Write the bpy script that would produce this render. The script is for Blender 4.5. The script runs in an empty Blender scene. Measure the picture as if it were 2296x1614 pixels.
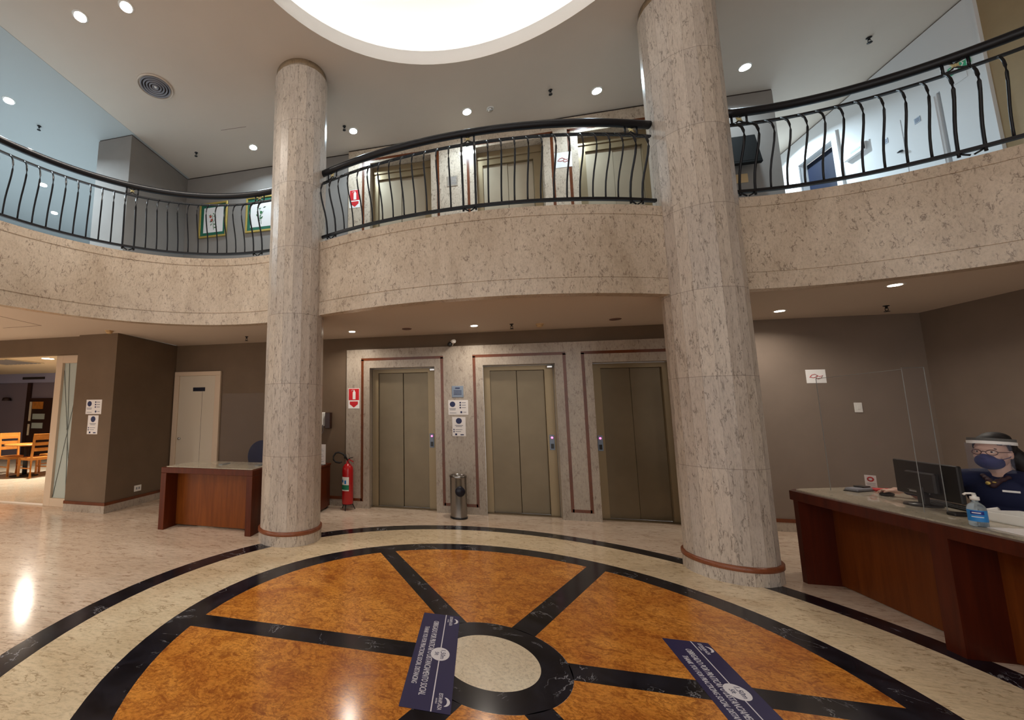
import bpy, bmesh, math, random
from mathutils import Vector, Matrix
R = math.radians
random.seed(7)
S = bpy.context.scene
COL = S.collection

# ------------------------------------------------------------------ camera
cam_d = bpy.data.cameras.new('camera'); cam = bpy.data.objects.new('camera', cam_d); COL.objects.link(cam)
cam.location = (-0.018, -2.814, 1.5)
cam.rotation_euler = (R(90 + 7.26), 0, R(13.9))
cam_d.sensor_width = 36; cam_d.sensor_fit = 'HORIZONTAL'
cam_d.lens = 924.25 / 2296 * 36
cam_d.shift_x = (1148 - 844.74) / 2296
cam_d.shift_y = 0
cam_d.clip_start = 0.05; cam_d.clip_end = 100
S.camera = cam

# ------------------------------------------------------------------ world, view
W = bpy.data.worlds.new('world'); S.world = W; W.use_nodes = True
bg = W.node_tree.nodes['Background']; bg.inputs[0].default_value = (1.0, 0.95, 0.90, 1); bg.inputs[1].default_value = 1.15
S.view_settings.view_transform = 'Standard'; S.view_settings.look = 'None'
S.view_settings.gamma = 1; S.view_settings.use_curve_mapping = False
S.view_settings.exposure = 0.22
S.cycles.use_denoising = True
S.cycles.max_bounces = 7; S.cycles.diffuse_bounces = 5; S.cycles.glossy_bounces = 4
S.cycles.transmission_bounces = 6; S.cycles.transparent_max_bounces = 10
S.cycles.sample_clamp_indirect = 6; S.cycles.caustics_reflective = False; S.cycles.caustics_refractive = False
S.cycles.use_adaptive_sampling = True; S.cycles.adaptive_threshold = 0.035

WARM = (1.0, 0.90, 0.78); NEUT = (1.0, 0.97, 0.92); COOL = (0.72, 0.90, 1.0)
P_LOW, P_UP, P_COOL, LED = 8, 14, 76, 5.6     # lamp watts and cove strip strength

# ------------------------------------------------------------------ materials
MATS = {}
def _new(name):
    m = bpy.data.materials.new(name); m.use_nodes = True
    return m, m.node_tree, m.node_tree.nodes['Principled BSDF']
def N(nt, kind, **kw):
    n = nt.nodes.new(kind)
    for k, v in kw.items():
        if k.startswith('i_'):
            key = k[2:]; key = int(key) if key.isdigit() else key
            n.inputs[key].default_value = v
        else: setattr(n, k, v)
    return n
def ramp(nt, stops, interp='LINEAR'):
    r = nt.nodes.new('ShaderNodeValToRGB'); e = r.color_ramp.elements
    r.color_ramp.interpolation = interp
    while len(e) < len(stops): e.new(0.5)
    for el, (p, c) in zip(e, stops):
        el.position = p; el.color = (*c, 1) if len(c) == 3 else c
    return r
def mixc(nt, fac, a, b, mode='MIX'):
    m = nt.nodes.new('ShaderNodeMix'); m.data_type = 'RGBA'; m.blend_type = mode
    for s, v in ((0, fac), (6, a), (7, b)):
        if hasattr(v, 'links'): nt.links.new(v, m.inputs[s])
        elif s == 0: m.inputs[0].default_value = v
        else: m.inputs[s].default_value = (*v, 1)
    return m.outputs[2]
def math_(nt, op, a, b=0.0, c=None):
    m = nt.nodes.new('ShaderNodeMath'); m.operation = op
    for i, v in enumerate((a, b) if c is None else (a, b, c)):
        if hasattr(v, 'links'): nt.links.new(v, m.inputs[i])
        else: m.inputs[i].default_value = v
    return m.outputs[0]
def coords(nt, scale=(1, 1, 1), rot=(0, 0, 0)):
    t = nt.nodes.new('ShaderNodeTexCoord'); m = nt.nodes.new('ShaderNodeMapping')
    m.inputs['Scale'].default_value = scale; m.inputs['Rotation'].default_value = rot
    nt.links.new(t.outputs['Object'], m.inputs['Vector']); return m.outputs[0]
def noise(nt, vec, scale, detail=4, rough=0.6, dist=0.0):
    n = N(nt, 'ShaderNodeTexNoise', i_Scale=scale, i_Detail=detail, i_Roughness=rough, i_Distortion=dist)
    nt.links.new(vec, n.inputs['Vector']); return n.outputs['Fac']
def plain(name, col, rough=0.5, metal=0.0, spec=0.5, var=0.0, vs=8.0, trans=0.0, alpha=1.0, ior=1.45, coat=0.0):
    m, nt, b = _new(name)
    b.inputs['Base Color'].default_value = (*col, 1); b.inputs['Roughness'].default_value = rough
    b.inputs['Metallic'].default_value = metal; b.inputs['Specular IOR Level'].default_value = spec
    b.inputs['Transmission Weight'].default_value = trans; b.inputs['Alpha'].default_value = alpha
    b.inputs['IOR'].default_value = ior; b.inputs['Coat Weight'].default_value = coat
    if var:
        f = noise(nt, coords(nt), vs, 3)
        lo = tuple(c * (1 - var) for c in col); hi = tuple(min(1, c * (1 + var)) for c in col)
        r = ramp(nt, [(0.3, lo), (0.7, hi)]); nt.links.new(f, r.inputs[0]); nt.links.new(r.outputs[0], b.inputs['Base Color'])
    MATS[name] = m; return m
def emis(name, col, strength, base=(0.9, 0.9, 0.9)):
    m, nt, b = _new(name)
    b.inputs['Base Color'].default_value = (*base, 1); b.inputs['Emission Color'].default_value = (*col, 1)
    b.inputs['Emission Strength'].default_value = strength; MATS[name] = m; return m
def stone_color(nt, vec, c1, c2, fleck, fs, amount, big=1.6, lw=0.016, strength=0.8):
    n1 = noise(nt, vec, big, 6, 0.7, 0.6)
    r1 = ramp(nt, [(0.34, c1), (0.66, c2)]); nt.links.new(n1, r1.inputs[0])
    n2 = noise(nt, vec, fs, 5, 0.62, 0.35)                      # broken hairline veins
    d = math_(nt, 'ABSOLUTE', math_(nt, 'SUBTRACT', n2, 0.5))
    r2 = ramp(nt, [(0.0, (1, 1, 1)), (lw, (0, 0, 0))]); nt.links.new(d, r2.inputs[0])
    n4 = noise(nt, vec, fs * 1.7, 3, 0.6, 0.2)
    r4 = ramp(nt, [(0.50 - amount, (0, 0, 0)), (0.60 - amount, (1, 1, 1))]); nt.links.new(n4, r4.inputs[0])
    n3 = noise(nt, vec, fs * 4.5, 4, 0.75, 0.3)
    r3 = ramp(nt, [(0.30, (0.74, 0.73, 0.72)), (0.52, (1.0, 1.0, 1.0)), (0.75, (1.08, 1.08, 1.08))]); nt.links.new(n3, r3.inputs[0])
    c = mixc(nt, 1.0, r1.outputs[0], r3.outputs[0], 'MULTIPLY')
    f = math_(nt, 'MULTIPLY', math_(nt, 'MULTIPLY', r2.outputs[0], r4.outputs[0]), strength)
    return mixc(nt, f, c, fleck)
def stone(name, c1, c2, fleck, fs=14, amount=0.0, stretch=(1, 1, 0.35), rough=0.16, big=1.6, rot=(0, 0, 0), spec=0.5, lw=0.016):
    m, nt, b = _new(name)
    c = stone_color(nt, coords(nt, stretch, rot), c1, c2, fleck, fs, amount, big, lw)
    nt.links.new(c, b.inputs['Base Color']); b.inputs['Roughness'].default_value = rough
    b.inputs['Specular IOR Level'].default_value = spec
    MATS[name] = m; return m
TR1, TR2, TRF = (0.475, 0.385, 0.295), (0.66, 0.565, 0.46), (0.13, 0.09, 0.07)
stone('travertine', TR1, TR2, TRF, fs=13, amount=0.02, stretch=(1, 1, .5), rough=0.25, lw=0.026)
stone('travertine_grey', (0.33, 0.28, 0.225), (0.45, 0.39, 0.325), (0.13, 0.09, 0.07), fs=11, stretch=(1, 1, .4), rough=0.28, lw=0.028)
def column_stone():
    m, nt, b = _new('column_stone')
    c = stone_color(nt, coords(nt, (1, 1, 0.22)), (0.50, 0.44, 0.385), (0.65, 0.59, 0.53), (0.12, 0.09, 0.07), 17, 0.06, 1.6, 0.026)
    t = nt.nodes.new('ShaderNodeTexCoord'); s = nt.nodes.new('ShaderNodeSeparateXYZ'); nt.links.new(t.outputs['Object'], s.inputs[0])
    a = math_(nt, 'MULTIPLY', math_(nt, 'ADD', math_(nt, 'ARCTAN2', s.outputs[1], s.outputs[0]), math.pi), 20 / (2 * math.pi))
    zz = math_(nt, 'DIVIDE', math_(nt, 'SUBTRACT', s.outputs[2], 0.14), 0.85)
    cell = math_(nt, 'ADD', math_(nt, 'FLOOR', a), math_(nt, 'MULTIPLY', math_(nt, 'FLOOR', zz), 37.0))
    w = N(nt, 'ShaderNodeTexWhiteNoise', noise_dimensions='1D'); nt.links.new(cell, w.inputs['W'])
    tone = ramp(nt, [(0, (0.92, 0.915, 0.91)), (0.5, (0.99, 0.985, 0.98)), (1, (1.05, 1.035, 1.0))]); nt.links.new(w.outputs[0], tone.inputs[0])
    c = mixc(nt, 1.0, c, tone.outputs[0], 'MULTIPLY')
    fa = math_(nt, 'ABSOLUTE', math_(nt, 'SUBTRACT', math_(nt, 'FRACT', a), 0.5)); sa = math_(nt, 'GREATER_THAN', fa, 0.489)
    fz = math_(nt, 'ABSOLUTE', math_(nt, 'SUBTRACT', math_(nt, 'FRACT', zz), 0.5)); sz = math_(nt, 'GREATER_THAN', fz, 0.4965)
    seam = math_(nt, 'MULTIPLY', math_(nt, 'MAXIMUM', sa, sz), 0.55)
    c = mixc(nt, seam, c, (0.16, 0.12, 0.10))
    nt.links.new(c, b.inputs['Base Color']); b.inputs['Roughness'].default_value = 0.36; MATS['column_stone'] = m
column_stone()
stone('neck_stone', (0.24, 0.17, 0.10), (0.34, 0.25, 0.16), (0.12, 0.08, 0.05), fs=12)
stone('ring_marble', (0.21, 0.062, 0.026), (0.30, 0.10, 0.045), (0.12, 0.035, 0.02), fs=20, rough=0.3, stretch=(1, 1, 1))
stone('red_marble', (0.105, 0.025, 0.007), (0.165, 0.044, 0.013), (0.06, 0.015, 0.006), fs=20, rough=0.25, stretch=(1, 1, 1))
stone('floor_cream', (0.64, 0.49, 0.37), (0.80, 0.66, 0.53), (0.34, 0.22, 0.14), fs=5, amount=0.04, stretch=(0.5, 1.9, 1), rough=0.14, big=1.3, lw=0.026, rot=(0, 0, R(-12)))
stone('floor_ring_cream', (0.70, 0.55, 0.355), (0.84, 0.69, 0.48), (0.33, 0.22, 0.12), fs=6, amount=0.04, stretch=(0.7, 1.6, 1), rough=0.14, lw=0.026, big=1.2, rot=(0, 0, R(8)))
stone('floor_hub_cream', (0.76, 0.64, 0.47), (0.88, 0.79, 0.62), (0.38, 0.30, 0.20), fs=10, amount=0.0, stretch=(1, 1, 1), rough=0.14)
def orange_marble():
    m, nt, b = _new('orange_marble')
    v = coords(nt, (1.0, 1.25, 1))
    n1 = noise(nt, v, 1.6, 5, 0.65, 0.8)
    r1 = ramp(nt, [(0.32, (0.52, 0.165, 0.024)), (0.50, (0.66, 0.25, 0.038)), (0.68, (0.80, 0.34, 0.065))]); nt.links.new(n1, r1.inputs[0])
    n2 = noise(nt, v, 9, 6, 0.75, 1.0)
    r2 = ramp(nt, [(0.38, (1, 1, 1)), (0.48, (0, 0, 0))]); nt.links.new(n2, r2.inputs[0])
    n5 = noise(nt, v, 5, 6, 0.70, 0.6); d5 = math_(nt, 'ABSOLUTE', math_(nt, 'SUBTRACT', n5, 0.5))
    r5 = ramp(nt, [(0.0, (1, 1, 1)), (0.030, (0, 0, 0))]); nt.links.new(d5, r5.inputs[0])
    n3 = noise(nt, v, 45, 4, 0.7, 0.4)
    r3 = ramp(nt, [(0.34, (0.66, 0.58, 0.50)), (0.50, (1.0, 1.0, 1.0)), (0.66, (1.2, 1.22, 1.25))]); nt.links.new(n3, r3.inputs[0])
    c = mixc(nt, 1.0, r1.outputs[0], r3.outputs[0], 'MULTIPLY')
    c = mixc(nt, math_(nt, 'MULTIPLY', math_(nt, 'MAXIMUM', r2.outputs[0], math_(nt, 'MULTIPLY', r5.outputs[0], 0.9)), 0.72), c, (0.24, 0.055, 0.010))
    nt.links.new(c, b.inputs['Base Color']); b.inputs['Roughness'].default_value = 0.16; MATS['orange_marble'] = m
orange_marble()
def black_marble():
    m, nt, b = _new('black_marble')
    v = coords(nt)
    n1 = noise(nt, v, 2.2, 6, 0.62, 1.5)
    d = math_(nt, 'ABSOLUTE', math_(nt, 'SUBTRACT', n1, 0.5))
    n2 = noise(nt, v, 3.3, 3, 0.5)
    msk = ramp(nt, [(0.52, (0, 0, 0)), (0.62, (1, 1, 1))]); nt.links.new(n2, msk.inputs[0])
    r = ramp(nt, [(0.0, (1, 1, 1)), (0.008, (0, 0, 0))]); nt.links.new(d, r.inputs[0])
    f = math_(nt, 'MULTIPLY', r.outputs[0], msk.outputs[0])
    n4 = noise(nt, v, 6, 4, 0.6, 0.8)
    base = ramp(nt, [(0.35, (0.005, 0.005, 0.008)), (0.7, (0.020, 0.020, 0.030))]); nt.links.new(n4, base.inputs[0])
    c = mixc(nt, math_(nt, 'MULTIPLY', f, 0.6), base.outputs[0], (0.62, 0.62, 0.66))
    nt.links.new(c, b.inputs['Base Color']); b.inputs['Roughness'].default_value = 0.16; b.inputs['Specular IOR Level'].default_value = 0.35; MATS['black_marble'] = m
black_marble()
plain('wall_taupe', (0.150, 0.103, 0.066), 0.75, var=0.06, vs=3)
plain('wall_taupe_light', (0.205, 0.160, 0.128), 0.75, var=0.05, vs=3)
plain('wall_grey', (0.235, 0.215, 0.20), 0.75, var=0.04, vs=3)
plain('wall_tan', (0.34, 0.25, 0.14), 0.8, var=0.04)
plain('wall_white', (0.68, 0.70, 0.72), 0.75)
plain('wall_mauve', (0.22, 0.18, 0.22), 0.8)
plain('ceiling_cool_lit', (0.44, 0.465, 0.465), 0.85)
plain('ceiling_paint', (0.60, 0.525, 0.45), 0.85, var=0.02, vs=1.5)
plain('ceiling_low_paint', (0.62, 0.55, 0.48), 0.85)
plain('ceiling_cream', (0.72, 0.63, 0.48), 0.85)
plain('cove_paint', (0.88, 0.87, 0.85), 0.9)
plain('floor_carpet', (0.42, 0.42, 0.42), 0.9)
plain('shadow_gap', (0.03, 0.02, 0.018), 0.9)
plain('bulkhead_blue', (0.34, 0.34, 0.50), 0.7)
plain('iron', (0.012, 0.013, 0.017), 0.38, 0.3)
plain('brass', (0.78, 0.70, 0.40), 0.45, 0.1)
plain('steel_dark', (0.30, 0.29, 0.28), 0.25, 0.95)
plain('tv_black', (0.006, 0.006, 0.006), 0.7, spec=0.15)
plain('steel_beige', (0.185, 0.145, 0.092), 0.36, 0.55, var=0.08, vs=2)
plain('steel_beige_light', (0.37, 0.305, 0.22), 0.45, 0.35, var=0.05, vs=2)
plain('steel_jamb', (0.27, 0.205, 0.12), 0.35, 0.5)
plain('steel_jamb_dark', (0.17, 0.125, 0.075), 0.4, 0.4)
plain('chrome', (0.62, 0.62, 0.62), 0.22, 0.95)
plain('dark_plastic', (0.012, 0.012, 0.014), 0.35)
plain('black_rubber', (0.012, 0.010, 0.010), 0.6)
plain('navy_black', (0.006, 0.007, 0.018), 0.4)
plain('white_plastic', (0.80, 0.79, 0.76), 0.4)
plain('cream_door', (0.60, 0.53, 0.42), 0.5)
plain('cream_frame', (0.63, 0.50, 0.37), 0.5)
plain('paper', (0.78, 0.76, 0.76), 0.7)
plain('ink_navy', (0.02, 0.03, 0.10), 0.6)
plain('ink_grey', (0.25, 0.26, 0.30), 0.7)
plain('ink_light', (0.5, 0.5, 0.52), 0.6)
plain('ink_red', (0.50, 0.015, 0.02), 0.6)
plain('plaque_blue', (0.21, 0.27, 0.36), 0.45)
plain('sign_red', (0.58, 0.012, 0.02), 0.45)
plain('sign_white', (0.85, 0.85, 0.85), 0.5)
plain('sticker_navy', (0.022, 0.018, 0.085), 0.5)
plain('sticker_white', (0.80, 0.78, 0.84), 0.5)
plain('extinguisher_red', (0.46, 0.008, 0.012), 0.28, coat=0.3)
plain('label_green', (0.01, 0.20, 0.10), 0.5)
plain('picture_green', (0.012, 0.12, 0.075), 0.6)
plain('gold_frame', (0.55, 0.40, 0.11), 0.4, 0.5)
plain('leaf_green', (0.04, 0.15, 0.06), 0.8)
plain('flower_red', (0.42, 0.10, 0.08), 0.8)
plain('door_dark_blue', (0.004, 0.007, 0.020), 0.6, spec=0.2)
plain('exit_green', (0.05, 0.42, 0.22), 0.5)
plain('exit_pale', (0.35, 0.62, 0.52), 0.5)
plain('frosted_pane', (0.55, 0.62, 0.58), 0.35, trans=0.25)
plain('etched_line', (0.16, 0.18, 0.17), 0.5)
plain('smoke_beige', (0.55, 0.38, 0.20), 0.5)
plain('lamp_off', (0.17, 0.10, 0.08), 0.5)
plain('orange_wood', (0.50, 0.19, 0.035), 0.35, var=0.18, vs=9)
plain('dark_wood', (0.035, 0.014, 0.010), 0.4)
plain('navy_fabric', (0.008, 0.012, 0.05), 0.85)
plain('skin', (0.66, 0.42, 0.33), 0.5)
plain('hair_black', (0.008, 0.007, 0.009), 0.6)
plain('foam_grey', (0.12, 0.12, 0.12), 0.8)
plain('mask_blue', (0.010, 0.013, 0.115), 0.7)
plain('spectacle_brown', (0.10, 0.03, 0.015), 0.3)
plain('scarf_dark', (0.04, 0.015, 0.02), 0.7)
plain('eye_white', (0.75, 0.72, 0.70), 0.3)
plain('lip', (0.35, 0.12, 0.10), 0.5)
plain('label_blue', (0.02, 0.22, 0.60), 0.4)
plain('label_dark_blue', (0.012, 0.03, 0.25), 0.4)
plain('glass_edge', (0.26, 0.27, 0.27), 0.15)
plain('gel', (0.60, 0.74, 0.88), 0.12, trans=0.75, ior=1.2)
emis('lens_warm', (1.0, 0.88, 0.70), 22); emis('lens_cool', (0.85, 0.97, 1.0), 22); emis('led_strip', (1.0, 0.96, 0.91), LED)
emis('button_red', (1.0, 0.10, 0.35), 3.0); emis('button_blue', (0.25, 0.35, 1.0), 0.8)
emis('daylight_panel', (0.86, 0.95, 1.0), 1.1)
def wood(name, c1, c2, rough=0.28, axis=(7, 7, 0.5)):
    m, nt, b = _new(name)
    f = noise(nt, coords(nt, axis), 2.6, 6, 0.65, 0.7)
    r = ramp(nt, [(0.25, c1), (0.75, c2)]); nt.links.new(f, r.inputs[0]); nt.links.new(r.outputs[0], b.inputs['Base Color'])
    b.inputs['Roughness'].default_value = rough; b.inputs['Specular IOR Level'].default_value = 0.3; MATS[name] = m
wood('mahogany', (0.060, 0.0095, 0.0025), (0.135, 0.026, 0.0055), 0.38)
wood('mahogany_panel', (0.14, 0.031, 0.004), (0.27, 0.075, 0.010), 0.35)
wood('mahogany_dark', (0.042, 0.0055, 0.0025), (0.090, 0.014, 0.0045), 0.32)
wood('mahogany_panel_dark', (0.095, 0.020, 0.0035), (0.185, 0.046, 0.0075), 0.32)
stone('desk_stone', (0.42, 0.37, 0.28), (0.56, 0.50, 0.39), (0.22, 0.18, 0.12), fs=12, rough=0.06, stretch=(1, 1, 1))
def glass(name, tint, alpha_facing=0.06, alpha_edge=0.35):
    # thin clear acrylic: mostly see-through, more reflective at grazing angles
    m, nt, b = _new(name)
    b.inputs['Base Color'].default_value = (*tint, 1); b.inputs['Roughness'].default_value = 0.04
    tr = nt.nodes.new('ShaderNodeBsdfTransparent'); mx = nt.nodes.new('ShaderNodeMixShader'); fr = nt.nodes.new('ShaderNodeLayerWeight')
    fr.inputs[0].default_value = 0.35
    rg = ramp(nt, [(0, (alpha_facing,) * 3), (1, (alpha_edge,) * 3)]); nt.links.new(fr.outputs['Facing'], rg.inputs[0])
    nt.links.new(rg.outputs[0], mx.inputs[0]); nt.links.new(tr.outputs[0], mx.inputs[1]); nt.links.new(b.outputs[0], mx.inputs[2])
    nt.links.new(mx.outputs[0], nt.nodes['Material Output'].inputs['Surface']); MATS[name] = m
glass('acrylic', (0.20, 0.18, 0.19), 0.03, 0.16)
glass('visor_film', (0.30, 0.34, 0.50), 0.05, 0.28)

# ------------------------------------------------------------------ mesh builder
class MB:
    def __init__(s): s.v = []; s.f = []; s.m = []; s.sm = []; s.cur = 0; s.smooth = False
    def add(s, vs, fs):
        o = len(s.v); s.v += [tuple(v) for v in vs]
        for f in fs: s.f.append([i + o for i in f]); s.m.append(s.cur); s.sm.append(s.smooth)
        return s
    def box(s, x0, x1, y0, y1, z0, z1):
        x0, x1 = sorted((x0, x1)); y0, y1 = sorted((y0, y1)); z0, z1 = sorted((z0, z1))
        return s.add([(x, y, z) for z in (z0, z1) for y in (y0, y1) for x in (x0, x1)],
                     [(0, 2, 3, 1), (4, 5, 7, 6), (0, 1, 5, 4), (2, 6, 7, 3), (0, 4, 6, 2), (1, 3, 7, 5)])
    def bbox(s, x0, x1, y0, y1, z0, z1, b=0.004):
        # box with chamfered edges
        x0, x1 = sorted((x0, x1)); y0, y1 = sorted((y0, y1)); z0, z1 = sorted((z0, z1))
        b = min(b, (x1 - x0) * .3, (y1 - y0) * .3, (z1 - z0) * .3)
        bm = bmesh.new(); r = bmesh.ops.create_cube(bm, size=1)
        for v in bm.verts: v.co = Vector(((x0 + x1) / 2 + v.co.x * (x1 - x0), (y0 + y1) / 2 + v.co.y * (y1 - y0), (z0 + z1) / 2 + v.co.z * (z1 - z0)))
        bmesh.ops.bevel(bm, geom=bm.edges[:], offset=b, segments=1, affect='EDGES')
        return s.frombm(bm)
    def frombm(s, bm):
        bm.verts.index_update()
        s.add([v.co[:] for v in bm.verts], [[v.index for v in f.verts] for f in bm.faces]); bm.free(); return s
    def prism(s, pts, z0, z1):
        n = len(pts)
        vs = [(x, y, z0) for x, y in pts] + [(x, y, z1) for x, y in pts]
        fs = [list(range(n))[::-1], list(range(n, 2 * n))] + [(i, (i + 1) % n, n + (i + 1) % n, n + i) for i in range(n)]
        return s.add(vs, fs)
    def lathe(s, prof, n=24, c=(0, 0, 0), smooth=True, a0=0, a1=360, cap=True):
        old = s.smooth; s.smooth = smooth; full = abs(a1 - a0) >= 360
        m = n if full else n + 1; vs = []
        for r, z in prof:
            for i in range(m):
                a = R(a0 + (a1 - a0) * i / n); vs.append((c[0] + r * math.cos(a), c[1] + r * math.sin(a), c[2] + z))
        fs = []
        for j in range(len(prof) - 1):
            for i in range(n):
                k = (i + 1) % m
                fs.append((j * m + i, j * m + k, (j + 1) * m + k, (j + 1) * m + i))
        if full and cap:
            if prof[0][0] > 1e-6: fs.append([i for i in range(m)][::-1])
            if prof[-1][0] > 1e-6: fs.append([(len(prof) - 1) * m + i for i in range(m)])
        s.add(vs, fs); s.smooth = old; return s
    def cyl(s, p, r, h, n=20, smooth=True): return s.lathe([(r, 0), (r, h)], n, p, smooth)
    def tube(s, pts, r, n=8, flat=None, cap=True, closed=False):
        # flat=(w,h): rectangular bar section
        pts = [Vector(p) for p in pts]; old = s.smooth; s.smooth = flat is None; rings = []; up = Vector((0, 0, 1)); L = len(pts)
        for i, p in enumerate(pts):
            if closed: t = pts[(i + 1) % L] - pts[i - 1]
            else: t = (pts[min(i + 1, L - 1)] - pts[max(i - 1, 0)])
            t.normalize(); a = t.cross(up)
            if a.length < 1e-3: a = t.cross(Vector((0, 1, 0)))
            a.normalize(); b = a.cross(t)
            rr = r[i] if isinstance(r, (list, tuple)) else r
            if flat: ring = [p + a * (sx * flat[0] / 2) + b * (sy * flat[1] / 2) for sx, sy in ((-1, -1), (1, -1), (1, 1), (-1, 1))]
            else: ring = [p + a * (rr * math.cos(2 * math.pi * k / n)) + b * (rr * math.sin(2 * math.pi * k / n)) for k in range(n)]
            rings.append(ring)
        m = len(rings[0]); vs = [v for g in rings for v in g]; fs = []
        for i in range(L if closed else L - 1):
            j = (i + 1) % L
            for k in range(m): fs.append((i * m + k, i * m + (k + 1) % m, j * m + (k + 1) % m, j * m + k))
        if cap and not closed: fs += [list(range(m))[::-1], [(L - 1) * m + k for k in range(m)]]
        s.add(vs, fs); s.smooth = old; return s
    def ball(s, c, r, n=12, m=8, M=None):
        old = s.smooth; s.smooth = True
        if not isinstance(r, (list, tuple)): r = (r, r, r)
        bm = bmesh.new(); bmesh.ops.create_uvsphere(bm, u_segments=n, v_segments=m, radius=1)
        for v in bm.verts:
            q = Vector((v.co.x * r[0], v.co.y * r[1], v.co.z * r[2]))
            if M: q = M @ q
            v.co = q + Vector(c)
        s.frombm(bm); s.smooth = old; return s
    def build(s, name, mats, parent=None, loc=(0, 0, 0)):
        me = bpy.data.meshes.new(name); me.from_pydata(s.v, [], s.f)
        for m in ([mats] if isinstance(mats, str) else mats): me.materials.append(MATS[m])
        me.polygons.foreach_set('material_index', s.m); me.polygons.foreach_set('use_smooth', s.sm)
        bm = bmesh.new(); bm.from_mesh(me); bmesh.ops.recalc_face_normals(bm, faces=bm.faces[:]); bm.to_mesh(me); bm.free()
        me.update(); o = bpy.data.objects.new(name, me); COL.objects.link(o); o.location = loc
        if parent: o.parent = parent
        return o
def struct(o): o['kind'] = 'structure'; return o
def tag(o, label, cat, group=None):
    o['label'] = label; o['category'] = cat
    if group: o['group'] = group
    return o
def thing(name, loc, label, cat, group=None, rz=0):
    o = bpy.data.objects.new(name, None); COL.objects.link(o); o.location = loc; o.rotation_euler = (0, 0, rz)
    o.empty_display_size = 0.1
    return tag(o, label, cat, group)
def copy_tree(o, parent=None):
    c = o.copy(); COL.objects.link(c); c.parent = parent
    for ch in list(o.children): copy_tree(ch, c)
    return c
def text_obj(txt, name, size, mat, parent, M, align='CENTER', depth=0.0004, sx=1.0):
    cu = bpy.data.curves.new(name, 'FONT'); cu.body = txt; cu.size = size; cu.align_x = align; cu.align_y = 'CENTER'
    cu.extrude = depth; cu.resolution_u = 2
    t = bpy.data.objects.new('tmp', cu); COL.objects.link(t)
    dg = bpy.context.evaluated_depsgraph_get(); dg.update()
    me = bpy.data.meshes.new_from_object(t.evaluated_get(dg)); bpy.data.objects.remove(t); bpy.data.curves.remove(cu)
    me.transform(M @ Matrix.Diagonal((sx, 1, 1, 1))); me.name = name; me.materials.clear(); me.materials.append(MATS[mat])
    o = bpy.data.objects.new(name, me); COL.objects.link(o); o.parent = parent; return o
def fuse(mb, name, mat, parent, voxel, smooth=2, cut=None):
    o = mb.build(name, mat, parent)
    md = o.modifiers.new('r', 'REMESH'); md.mode = 'VOXEL'; md.voxel_size = voxel; md.use_smooth_shade = True
    sm = o.modifiers.new('s', 'SMOOTH'); sm.iterations = smooth; sm.factor = 0.5
    dg = bpy.context.evaluated_depsgraph_get(); dg.update()
    me = bpy.data.meshes.new_from_object(o.evaluated_get(dg)); o.modifiers.clear(); me.name = name; o.data = me
    if not me.materials: me.materials.append(MATS[mat])
    for p in me.polygons: p.use_smooth = True
    return o
def arc(c, r, a0, a1, n): return [(c[0] + r * math.cos(R(a0 + (a1 - a0) * i / n)), c[1] + r * math.sin(R(a0 + (a1 - a0) * i / n))) for i in range(n + 1)]
def fill(pts, z, name, mat, flip=False, th=None):
    bm = bmesh.new(); vs = [bm.verts.new((x, y, z)) for x, y in pts]; f = bm.faces.new(vs); f.normal_update()
    bmesh.ops.triangulate(bm, faces=[f], ngon_method='EAR_CLIP')
    if th:
        g = bmesh.ops.extrude_face_region(bm, geom=bm.faces[:] + bm.edges[:] + bm.verts[:])
        for v in g['geom']:
            if isinstance(v, bmesh.types.BMVert): v.co.z += th
    return MB().frombm(bm).build(name, mat)

# ------------------------------------------------------------------ key dimensions (metres, medallion centre is the origin)
ZC1, ZF2, ZC2 = 2.745, 3.64, 6.12
VB = 3.75                      # back wall
UL, UR = -5.52, 5.39
CA = ((0.0, 6.90), 5.34); LA = ((-3.067, -0.086), 2.254); RA = ((2.891, -0.595), 2.52)
ZB, ZT = 2.71, 3.67

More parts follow.
